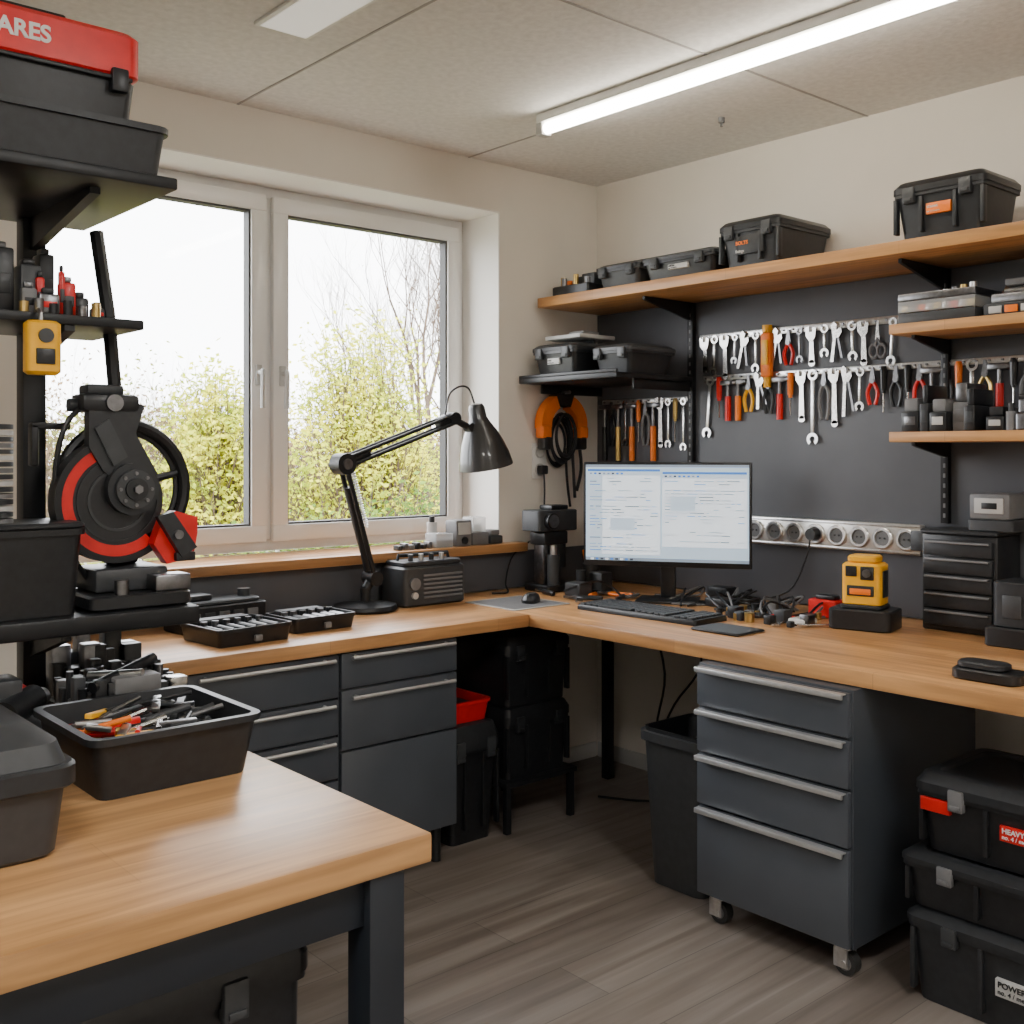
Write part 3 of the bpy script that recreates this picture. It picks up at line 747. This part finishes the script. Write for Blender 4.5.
b.slab(-.47, -.39, -1.46, -1.39, DESK+.001, DESK+.022, whitep, .008)
for i in range(20):
    x = random.uniform(-.56, -.28); y = random.uniform(-1.46, -1.08); s = random.uniform(.01, .026)
    if i % 2: b.box(x-s, x+s, y-s*.8, y+s*.8, DESK+.001, DESK+.001+s*1.7, random.choice([blk, mgrey, steel_d, blk2, red, dgrey]), .003)
    else: b.cyl((x, y, DESK+.001), (x, y, DESK+.01+s), s*.8, random.choice([steel, brass, blk, steel_d]), seg=14)
b.done()
b = B('desk_cables')
for k in range(10):
    y0_ = -.66-.06*k; x0_ = -.16
    pts = []
    for i in range(8):
        pts.append((min(-.05, max(-.44, x0_-.12+.13*math.sin(i*1.3+k*1.7)+random.uniform(-.02, .02))), max(-1.40, y0_-i*.05+.06*math.cos(i*1.9+k)), DESK+.006+(.05 if (i+k) % 4 == 2 else 0)))
    b.tube(pts, .0045, blk if k % 4 else mgrey)
for q in range(3): b.torus((-.22, -1.02, DESK+.010+.01*q), .07-.006*q, .0045, blk)
b.box(-.34, -.27, -1.04, -.92, DESK+.001, DESK+.035, blk, .006); b.box(-.15, -.08, -.88, -.78, DESK+.001, DESK+.05, blk2, .006)
b.done()

b = B('hanging_ear_defenders')
L = Matrix(((1, 0, 0, -.275), (0, 0, 1, -.05), (0, 1, 0, 1.52), (0, 0, 0, 1)))
b.ring((0, 0), .082, .142, .05, orange, a0=-.1, a1=pi*.38, L=L, z0=-.02, n=12)
b.ring((0, 0), .082, .142, .05, orange, a0=pi*.62, a1=pi+.1, L=L, z0=-.02, n=12)
b.ring((0, 0), .09, .147, .055, blk, a0=pi*.38, a1=pi*.62, L=L, z0=-.022, n=12)
for s in (-1, 1):
    b.box(s*.115-.028, s*.115+.028, -.06, .0, -.03, .028, orange, .012, L=L); b.box(s*.112-.022, s*.112+.022, -.11, -.04, -.028, .026, blk, .01, L=L)
for q in range(7): b.torus((.012*math.sin(q*2), -.045-.006*q, -.024+.010*q), .058+.005*(q % 3), .0055, blk if q % 2 else blk2, L=L, sy=1.6)
b.cyl((0, .15, -.05), (0, .15, .03), .008, steel, L=L)
b.tube([(.11, -.1, 0), (.12, -.2, 0), (.10, -.3, .01)], .008, blk, L=L); b.tube([(.06, -.05, 0), (.07, -.2, 0), (.08, -.33, .0)], .007, blk2, L=L); b.tube([(.02, -.1, 0), (.03, -.25, .0), (.05, -.37, .0)], .006, blk, L=L)
b.done()
b = B('wall_socket')
b.box(-.42, -.34, -.012, -.001, 1.28, 1.44, whitep, .004)
for z in (1.32, 1.40):
    b.ring((0, 0), .022, .028, .006, lgrey, L=Matrix(((1, 0, 0, -.38), (0, 0, -1, -.012), (0, 1, 0, z), (0, 0, 0, 1))), n=20)
b.done()
b = B('hanging_power_cord')
b.box(-.40, -.36, -.05, -.013, 1.30, 1.34, blk, .006)
b.tube([(-.38, -.04, 1.31), (-.385, -.05, 1.2), (-.42, -.06, 1.05), (-.56, -.04, .95), (-.64, -.08, .84), (-.68, -.14, .806), (-.75, -.12, .806)], .004, blk)
b.done()

# ------------------------------------------------------------------ under desk
storage_box('stacked_storage_box', -1.0, -.56, -2.76, -2.115, FLOOR+.001, .20, label=lgrey, body=blk2, handle=False, lidh=.035, r=.03, word='POWER TOOLS')
storage_box('stacked_storage_box', -1.0, -.56, -2.76, -2.10, .203, .35, label=None, body=blk, lid=blk2, latch=mgrey, handle=False, lidh=.03, r=.03)
storage_box('toolbox', -.98, -.60, -2.74, -2.13, .353, .56, label=red, label2=red, body=blk, lid=blk2, latch=mgrey, lidh=.05, r=.03, word='HEAVY DUTY')
b = B('waste_bin')
b.bin(-.97, -.66, -1.425, -1.13, FLOOR+.001, .47, dgrey, taper=.022, rim=.015, wall=.006, r=.035, rimh=.03)
b.bin(-.955, -.675, -1.41, -1.145, .40, .482, blk, taper=.003, rim=.004, wall=.002, r=.03)
b.done()
storage_box('crate_box', -1.28, -1.04, -.52, -.12, FLOOR+.001, .40, front='y', handle=False, body=blk, lid=blk2)
b = B('red_parts_bin'); b.bin(-1.27, -1.06, -.50, -.2, .401, .48, red, taper=.01); b.box(-1.23, -1.1, -.44, -.26, .41, .46, dgrey, .01); b.done()
b = B('low_storage_bench')
b.box(-1.03, -.66, -.54, -.10, .135, .155, blkmetal, .003)
for x in (-1.01, -.68):
    for y in (-.52, -.12): b.box(x-.012, x+.012, y-.012, y+.012, FLOOR, .134, blkmetal, .002)
b.done()
for z0_, z1_ in ((.156, .43), (.432, .70)):
    storage_box('stacked_storage_crate', -1.02, -.68, -.53, -.14, z0_, z1_, front='y', handle=False, body=blk, lid=blk, latch=blk2, taper=.010)
b = B('under_desk_cables')
b.tube([(-.03, -.75, .745), (-.03, -.78, .55), (-.04, -.72, .35), (-.04, -.85, .2), (-.03, -.9, .0)], .005, blk)
b.tube([(-.03, -.60, .745), (-.04, -.66, .5), (-.05, -.52, .3), (-.03, -.4, .1)], .005, blk); b.tube([(-.03, -1.0, .74), (-.05, -.9, .6), (-.03, -.83, .45), (-.05, -.95, .35)], .004, blk)
b.tube([(-.3, -.6, .74), (-.32, -.7, .5), (-.28, -.62, .25), (-.3, -.66, .0), (-.35, -.62, FLOOR+.01), (-.45, -.45, FLOOR+.008)], .005, blk)
b.done()

# ------------------------------------------------------------------ foreground table
b = B('foreground_workbench')
b.box(-3.62, -2.63, -2.225, -.99, DESK-.047, DESK, oak_table, .005)
fd = frame_dark
for (x, y) in ((-2.71, -2.185), (-2.71, -1.06), (-3.56, -2.185), (-3.56, -1.06)):
    b.box(x-.032, x+.032, y-.032, y+.032, FLOOR, DESK-.048, fd, .003)
b.box(-3.56, -2.71, -2.20, -2.165, DESK-.125, DESK-.048, fd, .003); b.box(-3.56, -2.71, -1.08, -1.04, DESK-.125, DESK-.048, fd, .003)
b.box(-2.73, -2.69, -2.185, -1.06, DESK-.125, DESK-.048, fd, .003); b.box(-3.58, -3.54, -2.185, -1.06, DESK-.125, DESK-.048, fd, .003)
b.box(-3.56, -2.71, -2.16, -1.08, .10, .125, fd, .003)
b.done()
storage_box('large_storage_crate', -3.45, -2.80, -2.15, -1.55, .126, .672, front='y', handle=False, body=blk, lid=blk, lidh=.06, ribs=False, taper=.008)

b = B('tool_tray')
tx0, tx1 = -3.0, -2.675
b.bin(tx0, tx1, -1.765, -1.435, DESK+.001, .912, blk2, taper=.016, rim=.010, wall=.005, r=.02)
for i in range(210):
    x = random.uniform(tx0+.03, tx1-.03); y = random.uniform(-1.72, -1.48); a = random.uniform(-.8, 1.2); l = random.uniform(.04, .11)
    z = DESK+.02+random.uniform(0, .080)
    m = random.choice([steel_t, steel_d, steel_t, steel_d, blk, blk2, blk, dgrey, steel, blk])
    if x < -2.86 and random.random() < .6: m = random.choice([red, red, orange, brass, yellow])
    elif random.random() < .08: m = red
    if x > -2.78 and random.random() < .75: m = random.choice([blk, blk2, dgrey])
    dx, dy = math.cos(a)*l/2, math.sin(a)*l/2
    x = min(max(x, tx0+.04+abs(dx)), tx1-.04-abs(dx)); y = min(max(y, -1.73+abs(dy)), -1.47-abs(dy))
    if random.random() < .5: b.cyl((x-dx, y-dy, z), (x+dx, y+dy, z+random.uniform(-.01, .02)), random.uniform(.004, .009), m, seg=10)
    else: b.box(-l/2, l/2, -.008, .008, -.004, .006, m, .002, L=Matrix.Translation((x, y, z+.005)) @ Matrix.Rotation(a, 4, 'Z') @ Matrix.Rotation(random.uniform(-.2, .2), 4, 'Y'))
b.done()
b = B('tool_box')
x0, x1, y0, y1 = -3.50, -3.095, -1.955, -1.60
b.slab(x0, x1, y0, y1, DESK+.001, .925, dgrey, .03, ch=.006, taper=.012)
b.slab(x0-.012, x1+.012, y0-.012, y1+.012, .905, .94, blk2, .035)
b.loft([rr((x0+x1)/2, (y0+y1)/2, x1-x0, y1-y0, .03, .94), rr((x0+x1)/2, (y0+y1)/2, x1-x0-.02, y1-y0-.02, .03, .97), rr((x0+x1)/2, (y0+y1)/2, x1-x0-.10, y1-y0-.10, .03, .995)], dgrey)
b.tube([(-3.4, -1.78, .99), (-3.39, -1.78, 1.02), (-3.21, -1.78, 1.02), (-3.2, -1.78, .99)], .011, blk, smooth=False)
b.done()
b = B('socket_tool_case')
b.bin(-2.89, -2.64, -1.40, -1.17, DESK+.001, .87, blk, taper=.008, rim=.006)
for i in range(9):
    for j in range(8):
        h = random.uniform(.05, .13); x = -2.87+i*.026; y = -1.375+j*.025
        if random.random() < .45: b.cyl((x, y, DESK+.01), (x, y, DESK+.01+h), random.uniform(.006, .012), random.choice([steel_t, steel_d, blk2, blk, dgrey, blk]), seg=12)
        else: b.box(x-.012, x+.012, y-.012, y+.012, DESK+.01, DESK+.02+h, random.choice([blk2, dgrey, blk, steel_d, blk, blk2]), .003)
b.box(-2.82, -2.72, -1.395, -1.34, DESK+.10, DESK+.135, mgrey, .006); b.cyl((-2.86, -1.38, DESK+.12), (-2.70, -1.30, DESK+.15), .012, blk); b.cyl((-2.84, -1.3, DESK+.13), (-2.76, -1.39, DESK+.14), .008, steel); b.box(-2.70, -2.66, -1.39, -1.35, DESK+.09, DESK+.12, steel_t, .004)
b.done()
b = B('power_tool_parts')
b.slab(-3.07, -2.94, -1.42, -1.2, DESK+.001, DESK+.06, blk2, .015)
b.cyl((-3.03, -1.38, DESK+.09), (-2.95, -1.30, DESK+.10), .028, blk); b.cyl((-2.97, -1.33, DESK+.095), (-2.93, -1.29, DESK+.10), .018, steel)
b.box(-3.05, -2.98, -1.34, -1.26, DESK+.06, DESK+.15, dgrey, .01); b.box(-3.0, -2.95, -1.27, -1.22, DESK+.06, DESK+.12, red, .006)
for i in range(14):
    x = random.uniform(-2.99, -2.91); y = random.uniform(-1.43, -1.41); b.box(x-.012, x+.012, y-.01, y+.01, DESK+.001, DESK+.03+.03*random.random(), random.choice([steel_t, blk, mgrey, steel_d]), .003)
b.done()
b = B('workbench_back_clutter')
for i in range(34):
    x = random.uniform(-2.86, -2.655); y = random.uniform(-1.14, -1.02); s = random.uniform(.012, .024); h = random.uniform(.06, .19)
    b.box(x-s, x+s, y-s, y+s, DESK+.001, DESK+h, random.choice([blk, dgrey, steel_d, blk, blk2, blk2]), .004)
b.done()
storage_box('small_tool_case', -3.4, -3.09, -1.42, -1.19, DESK+.001, .92, front='y', body=blk, handle=False, ribs=False)

# ------------------------------------------------------------------ left rack
b = B('black_steel_rack')
for x in (-2.905, -3.56):
    b.box(x-.024, x+.024, -1.16, -1.112, DESK+.001, 2.3, blkmetal, .003)
b.box(-3.6, -2.63, -1.386, -1.03, 1.03, 1.068, blkmetal, .006)
b.box(-3.6, -2.755, -1.386, -1.09, 1.655, 1.675, blkmetal, .003)
b.box(-3.6, -2.775, -1.60, -1.09, 1.905, 1.928, blkmetal, .004)
YZ = lambda x: Matrix(((0, 0, 1, x-.01), (1, 0, 0, 0), (0, 1, 0, 0), (0, 0, 0, 1)))
for x in (-2.905, -3.56):
    for z, l in ((1.03, .2), (1.655, .22), (1.905, .36)):
        b.prism([(-1.16, z), (-1.16-l, z), (-1.16-l, z-.012), (-1.16, z-.07)], .02, blkmetal, L=YZ(x))
b.done()
b = B('black_tray'); b.bin(-3.55, -2.785, -1.60, -1.18, 1.929, 2.022, blk2, taper=.01, rim=.008, r=.02); b.box(-3.5, -2.83, -1.56, -1.20, 1.94, 2.0205, blk, .004); b.done()
b = B('red_toolbox')
x0, x1, y0, y1 = -3.46, -2.825, -1.55, -1.20
b.slab(x0, x1-.008, y0+.008, y1, 2.0225, 2.115, blk, .02, ch=.005, taper=.008)
b.slab(x0, x1, y0, y1, 2.112, 2.205, red, .025, ch=.01)
b.box(x0+.02, x1-.02, y0-.004, y0+.01, 2.108, 2.116, blk, .002)
b.text('SPARES', .042, whitep, Matrix(((1, 0, 0, -3.13), (0, 0, -1, y0-.001), (0, 1, 0, 2.148), (0, 0, 0, 1))), .03)
for x in (-3.40, -2.87): b.box(x-.016, x+.016, y0-.010, y0+.01, 2.085, 2.13, blk, .004)
b.box(-3.40, -2.95, -1.50, -1.36, 2.205, 2.228, blk, .008); b.tube([(-3.34, -1.43, 2.22), (-3.32, -1.43, 2.255), (-3.06, -1.43, 2.255), (-3.03, -1.43, 2.22)], .012, blk, smooth=False)
b.done()
b = B('storage_tub')
b.bin(-3.35, -2.865, -1.375, -1.175, 1.0695, 1.245, blk, taper=.01, rim=.008)
b.slab(-3.35, -2.865, -1.375, -1.175, 1.2455, 1.258, blk2, .03); b.done()
b = B('sanding_disc_stack')
for i in range(16): b.cyl((-3.04, -1.29, 1.2585+i*.0125), (-3.04, -1.29, 1.2585+i*.0125+.009), .052, [mgrey, dgrey, lgrey, dgrey][i % 4], seg=24)
b.done()
b = B('tape_measure'); b.slab(-3.0, -2.935, -1.43, -1.388, 1.55, 1.655, yellow, .012, ch=.006); b.box(-2.985, -2.95, -1.434, -1.429, 1.57, 1.60, blk, .002); b.cyl((-2.967, -1.43, 1.625), (-2.967, -1.436, 1.625), .014, dgrey); b.tube([(-2.97, -1.41, 1.65), (-2.97, -1.405, 1.672), (-2.97, -1.392, 1.68)], .004, steel); b.done()
b = B('shelf_small_parts')
zz = 1.6755
for (x, y, w_, d_, h, m) in ((-3.02, -1.30, .05, .06, .13, blk), (-2.965, -1.31, .04, .05, .10, dgrey), (-2.925, -1.28, .03, .05, .13, blk2), (-2.895, -1.33, .03, .03, .07, red), (-2.975, -1.35, .03, .02, .05, mgrey), (-3.07, -1.32, .04, .05, .10, blk2), (-2.94, -1.36, .04, .02, .04, steel_d), (-2.86, -1.30, .03, .04, .045, blk), (-2.83, -1.32, .025, .03, .025, dgrey), (-3.13, -1.3, .05, .08, .18, dgrey), (-2.91, -1.345, .012, .012, .09, red), (-2.95, -1.34, .016, .014, .075, red)):
    b.box(x-w_/2, x+w_/2, y-d_/2, y+d_/2, zz, zz+h, m, .005)
    b.box(x-w_/3, x+w_/3, y-d_/2-.003, y-d_/2+.002, zz+h*.3, zz+h*.6, random.choice([red, mgrey, dgrey, blk]), .001)
    b.box(x-w_/3, x+w_/4, y-d_/3, y+d_/4, zz+h, zz+h+.012, random.choice([blk, blk2, steel_d]), .003)
for i in range(6): b.cyl((-2.99+i*.028, -1.372, zz), (-2.99+i*.028, -1.372, zz+.02+.008*(i % 2)), .009, [brass, steel_d, blk, blk, steel_d, brass][i], seg=10)
b.done()

# chop saw machine
b = B('abrasive_chop_saw')
cx, cy, cz = -2.735, -1.24, 1.32
b.slab(cx-.12, cx+.10, cy-.12, cy+.12, 1.0695, 1.10, blk, .02); b.box(cx-.09, cx+.07, cy-.06, cy+.08, 1.10, 1.15, dgrey, .008)
b.box(cx+.02, cx+.10, cy-.11, cy-.05, 1.10, 1.135, steel_d, .005); b.cyl((cx-.05, cy-.1, 1.10), (cx-.05, cy-.1, 1.13), .015, steel_d)
L = Matrix(((1, 0, 0, cx), (0, 0, -1, cy), (0, 1, 0, cz), (0, 0, 0, 1)))
b.torus((.0, .0, -.02), .142, .013, blkmetal, L=L, n=48)
b.torus((.0, .0, -.035), .128, .008, blk2, L=L, n=48)
for i in range(5):
    a = i*2*pi/5+.25; b.cyl((.0, .0, -.03), (.14*math.cos(a), .14*math.sin(a), -.025), .011, blkmetal, r2=.008, L=L, seg=8)
gc = (-.035, -.025)
b.ring(gc, .0, .100, .05, blk, L=L, z0=-.01, n=40)
b.ring(gc, .060, .066, .053, dgrey, L=L, z0=-.01, n=40); b.ring(gc, .085, .089, .053, blk2, L=L, z0=-.01, n=40)
b.ring(gc, .096, .122, .035, red, a0=pi*.66, a1=pi*1.72, L=L, z0=.006, n=30)
b.ring(gc, .120, .134, .045, blkmetal, a0=pi*.66, a1=pi*1.72, L=L, z0=.0, n=30)
b.cyl((-.01, .0, .03), (-.01, .0, .065), .056, blk2, L=L, seg=28); b.cyl((-.01, .0, .065), (-.01, .0, .078), .042, dgrey, L=L); b.cyl((-.01, .0, .078), (-.01, .0, .086), .024, blk, L=L, seg=20); b.cyl((-.01, .0, .085), (-.01, .0, .095), .010, steel_d, L=L, seg=6)
for i in range(8):
    a = i*pi/4; b.cyl((-.01+.034*math.cos(a), .034*math.sin(a), .076), (-.01+.034*math.cos(a), .034*math.sin(a), .082), .004, steel_d, L=L, seg=8)
b.prism([(-.10, .09), (-.10, .17), (-.03, .20), (.02, .18), (.0, .12), (.05, .03), (-.02, .0), (-.07, .04)], .03, blk2, L=L, z0=.02)
b.prism([(-.09, .13), (-.06, .15), (-.02, .07), (-.05, .05)], .008, dgrey, L=L, z0=.049)
b.box(-.115, .01, .165, .205, -.03, .055, blk, .012, L=L); b.box(-.10, -.02, .20, .225, -.02, .04, blk2, .010, L=L); b.cyl((-.05, .185, .05), (-.05, .185, .065), .018, steel_d, L=L); b.cyl((-.13, .18, .01), (-.11, .18, .01), .014, dgrey, L=L)
b.box(-.20, -.12, .128, .142, -.03, .0, blkmetal, .004, L=L); b.box(-.20, -.185, .05, .14, -.03, .0, blkmetal, .004, L=L)
b.box(-.03, .04, -.17, .0, -.07, -.03, blkmetal, .008, L=L)
b.prism([(.05, -.07), (.08, -.05), (.13, -.065), (.13, -.10), (.12, -.155), (.06, -.165), (.03, -.12)], .035, red, L=L, z0=.04)
b.prism([(.03, -.06), (.065, -.05), (.12, -.13), (.085, -.15)], .02, blk2, L=L, z0=.076)
b.box(.075, .12, -.16, -.14, .04, .09, blk, .004, L=L)
b.cyl((.075, -.10, .08), (.075, -.10, .105), .010, steel_d, L=L)
b.tube([(-.03, .21, .01), (-.045, .38, .01), (-.06, .56, -.02)], .015, blkmetal, L=L, smooth=False)
b.tube([(-.08, .19, .02), (-.14, .14, .03), (-.16, .02, .02), (-.13, -.12, .01), (-.08, -.2, .0)], .006, blk, L=L)
b.done()

# ------------------------------------------------------------------ ceiling lights
tube_m = mat('led_tube', (1.0, .93, .80), .5, emit=26)
b = B('ceiling_tube_light')
b.box(-.955, -.895, -2.28, -.62, CEIL-.035, CEIL-.001, whitep, .006)
b.cyl((-.925, -2.26, CEIL-.055), (-.925, -.64, CEIL-.055), .020, tube_m, seg=20)
for y in (-2.27, -.63): b.box(-.950, -.900, y-.018, y+.018, CEIL-.080, CEIL-.03, lgrey, .006)
b.done()
pan_m = mat('led_panel', (1.0, .98, .95), .5, emit=.4)
b = B('added_rear_fill_panel')
b.box(-2.16, -1.98, -2.0, -.72, CEIL-.012, CEIL-.001, whitep, .003); b.box(-2.145, -1.995, -1.985, -.735, CEIL-.0135, CEIL-.011, pan_m, 0); b.done()
b = B('ceiling_hook'); b.cyl((-.40, -1.05, CEIL-.02), (-.40, -1.05, CEIL-.001), .012, mgrey); b.cyl((-.40, -1.05, CEIL-.035), (-.40, -1.05, CEIL-.02), .005, mgrey); b.done()
rear_fill_m = mat('added_rear_fill', (1.0, .97, .92), .5, emit=34)  # glow of two unseen panels added behind the camera to brighten the room
for x, y in ((-2.0, -3.6), (-3.9, -3.2)):
    b = B('added_rear_fill_panel')
    b.box(x-.32, x+.32, y-.32, y+.32, CEIL-.02, CEIL-.001, whitep, .003); b.box(x-.3, x+.3, y-.3, y+.3, CEIL-.022, CEIL-.019, rear_fill_m, 0); b.done()

# ------------------------------------------------------------------ outdoors
grass = mat('dry_lawn', (.17, .17, .12), .9, var=.3, scale=3)
simple('lawn', (-30, 40, .5, 60, -.4, -.3, grass))
def leafmat(name, c, lo=.55):
    m = bpy.data.materials.new(name); m.use_nodes = True; nt = m.node_tree; bs = nt.nodes['Principled BSDF']
    oi = nt.nodes.new('ShaderNodeTexNoise'); oi.inputs['Scale'].default_value = 3.5
    tc = nt.nodes.new('ShaderNodeTexCoord'); nt.links.new(tc.outputs['Object'], oi.inputs['Vector'])
    r = nt.nodes.new('ShaderNodeValToRGB'); r.color_ramp.elements[0].position = .4; r.color_ramp.elements[1].position = .6
    r.color_ramp.elements[0].color = (c[0]*lo*.8, c[1]*lo, c[2]*lo, 1); r.color_ramp.elements[1].color = (*[min(1, k*1.15) for k in c], 1)
    nt.links.new(oi.outputs['Fac'], r.inputs['Fac']); nt.links.new(r.outputs['Color'], bs.inputs['Base Color'])
    bs.inputs['Roughness'].default_value = .8; bs.inputs['Specular IOR Level'].default_value = .05
    tl = nt.nodes.new('ShaderNodeBsdfTranslucent'); nt.links.new(r.outputs['Color'], tl.inputs['Color'])
    ms = nt.nodes.new('ShaderNodeMixShader'); ms.inputs[0].default_value = .4
    nt.links.new(bs.outputs[0], ms.inputs[1]); nt.links.new(tl.outputs[0], ms.inputs[2]); nt.links.new(ms.outputs[0], nt.nodes['Material Output'].inputs[0])
    return m
bark = mat('bark', (.10, .07, .05), .9, var=.3, scale=10)
class P:
    def __init__(s): s.V = []; s.F = []; s.I = []
    def seg(s, p, q, ra, rb):
        d = (q-p)
        if d.length < 1e-5: return
        d.normalize(); a = d.orthogonal().normalized(); c = d.cross(a); i0 = len(s.V)
        for pt, r in ((p, ra), (q, rb)):
            for k in range(3):
                an = 2*pi*k/3; s.V.append(pt+r*(math.cos(an)*a+math.sin(an)*c))
        for k in range(3): s.F.append((i0+k, i0+(k+1) % 3, i0+3+(k+1) % 3, i0+3+k)); s.I.append(0)
    def leaf(s, c, ls):
        a = Vector((random.gauss(0, 1), random.gauss(0, 1), random.gauss(0, 1))).normalized(); bb = a.orthogonal().normalized()
        k = ls*random.uniform(.6, 1.3); i0 = len(s.V)
        s.V.extend([c-a*k, c+bb*k*.6, c+a*k, c-bb*k*.6]); s.F.append((i0, i0+1, i0+2, i0+3)); s.I.append(1)
    def done(s, name, base, leafm):
        bz = Vector(base)
        me = bpy.data.meshes.new(name); me.from_pydata([(v.x-bz.x, v.y-bz.y, max(v.z, -.3)-bz.z) for v in s.V], [], s.F)
        me.materials.append(bark); me.materials.append(leafm)
        me.polygons.foreach_set('material_index', s.I)
        ob = bpy.data.objects.new(name, me); ob.location = base; bpy.context.collection.objects.link(ob)
def plant(name, base, trunks, depth, length, spread, leaves, leafm, ls, r0=.03, up=.5):
    p_ = P(); tips = []
    def grow(p, d, l, r, lev):
        n = 3
        for i in range(n):
            q = p+d*l/n; p_.seg(p, q, r, r*.85); r *= .85; p = q
            d = (d+Vector((random.gauss(0, .14), random.gauss(0, .14), random.gauss(.03, .08)))).normalized()
            if lev <= 2: tips.append(p.copy())
            if lev > 0:
                for _ in range(1 if i < n-1 else 2):
                    nd = (d+Vector((random.gauss(0, spread), random.gauss(0, spread), random.gauss(up*.4, spread*.5)))).normalized()
                    grow(p, nd, l*random.uniform(.55, .8), r*.65, lev-1)
    for t in trunks:
        grow(Vector(base)+Vector((t[0], t[1], 0)), Vector((t[2], t[3], 1)).normalized(), length, r0, depth)
    for _ in range(leaves):
        p_.leaf(random.choice(tips)+Vector((random.gauss(0, .08), random.gauss(0, .08), random.gauss(0, .08))), ls)
    p_.done(name, base, leafm)
def bush(name, base, blobs, nb, leaves, leafm, ls, sig=.11):
    p_ = P(); tips = []; bz = Vector(base)
    for k in range(nb):
        c, r = random.choice(blobs)
        v = Vector((random.gauss(0, 1), random.gauss(0, 1), random.gauss(0, 1))).normalized()*random.uniform(.35, 1.0)
        t = Vector((c[0]+v.x*r[0], c[1]+v.y*r[1], c[2]+v.z*r[2])); tips.append(t)
        s0 = bz+Vector((random.uniform(-.3, .3), random.uniform(-.2, .2), 0))
        m1 = s0.lerp(t, .35)+Vector((0, 0, .15)); m2 = s0.lerp(t, .7)+Vector((random.gauss(0, .05), random.gauss(0, .05), .08))
        p_.seg(s0, m1, .012, .009); p_.seg(m1, m2, .009, .006); p_.seg(m2, t, .006, .003)
        for _ in range(3): p_.seg(m2.lerp(t, random.random()), t+Vector((random.gauss(0, .15), random.gauss(0, .15), random.gauss(.1, .12))), .003, .002)
    for _ in range(leaves):
        t = random.choice(tips); p_.leaf(t+Vector((random.gauss(0, sig), random.gauss(0, sig), random.gauss(0, sig))), ls)
    p_.done(name, base, leafm)
ygl = leafmat('yellow_green_leaves', (.60, .58, .045), .7); grl = leafmat('green_leaves', (.16, .24, .04)); brl = leafmat('brown_leaves', (.30, .20, .11)); olive = leafmat('olive_leaves', (.28, .29, .06))
bush('yellow_green_bush', (1.63, 4.4, -.3), [((1.55, 4.4, 1.85), (.60, .5, .72)), ((1.30, 4.4, 1.2), (.75, .5, .8)), ((2.05, 4.6, 1.35), (.5, .5, .7)), ((1.7, 4.4, .7), (1.0, .5, .7))], 300, 14000, ygl, .027, .13)
bush('yellow_green_bush', (1.45, 7.0, -.3), [((1.45, 7.0, 1.6), (.55, .5, .8)), ((1.35, 7.0, 1.0), (.85, .5, .9))], 170, 8000, ygl, .034, .13)
bush('low_green_shrub', (.35, 2.5, -.3), [((.35, 2.5, .45), (.9, .35, .60)), ((.9, 2.6, .5), (.6, .35, .65)), ((-.2, 2.5, .4), (.6, .35, .55))], 200, 10000, grl, .026, .08)
bush('low_green_shrub', (-1.5, 2.7, -.3), [((-1.6, 2.7, .35), (.8, .35, .6)), ((-.9, 2.7, .35), (.5, .35, .6))], 160, 6000, olive, .026, .08)
def tr(n, s, sp=.35): return [(random.uniform(-s, s), random.uniform(-s, s), random.uniform(-sp, sp), random.uniform(-sp, sp)) for _ in range(n)]
for i in range(10):
    lf = 1.05 if i < 5 else .8
    plant('bare_brown_shrub', (-.4+i*.66+random.uniform(-.15, .15), 8.6+random.uniform(-.6, 1.0), -.3), tr(6, .5, .22), 4, lf*random.uniform(.85, 1.1), .36, 1100, [brl, olive][i % 3 == 2], .028, r0=.022)
for x, y, l in ((6.2, 9.2, 2.4), (7.4, 10.8, 2.5)):
    plant('bare_tree', (x, y, -.3), [(0, 0, random.uniform(-.1, .1), 0), (.1, .1, .25, 0), (-.1, 0, -.25, .1)], 5, l, .42, 150, olive, .03, r0=.08, up=.9)
for i in range(10):
    x = 1.0+i*1.9; bush('distant_hedge', (x, 15+.3*i, -.3), [((x, 15+.3*i, .9), (1.5, .6, 1.2))], 120, 2600, [brl, olive, brl][i % 3], .07, .2)

# ------------------------------------------------------------------ world + sun + camera
w = bpy.data.worlds.new('bright_hazy_sky'); bpy.context.scene.world = w; w.use_nodes = True
bg = w.node_tree.nodes['Background']; bg.inputs['Color'].default_value = (.96, .975, 1.0, 1); bg.inputs['Strength'].default_value = 12.0
sl = bpy.data.lights.new('sun', 'SUN'); sl.energy = 3.5; sl.angle = .02; sl.color = (1, .93, .80)
so = bpy.data.objects.new('sun', sl); so.rotation_euler = (math.radians(42), 0, math.radians(-28)); so.location = (-3, -8, 9); bpy.context.collection.objects.link(so)
pl = bpy.data.lights.new('window_portal', 'AREA'); pl.shape = 'RECTANGLE'; pl.size = 1.96; pl.size_y = 1.42
pl.cycles.is_portal = True
po = bpy.data.objects.new('window_portal', pl); po.location = (-1.6, .35, 1.73); po.rotation_euler = (-pi/2, 0, 0); bpy.context.collection.objects.link(po)

cam = bpy.data.cameras.new('camera'); cam.lens = 36*1073/1024; cam.sensor_width = 36; cam.shift_y = -60/1024; cam.clip_start = .05
co = bpy.data.objects.new('camera', cam); co.location = (-3.645, -3.586, 1.40)
co.rotation_euler = (pi/2, 0, math.radians(-40.94)); bpy.context.collection.objects.link(co)
bpy.context.scene.camera = co
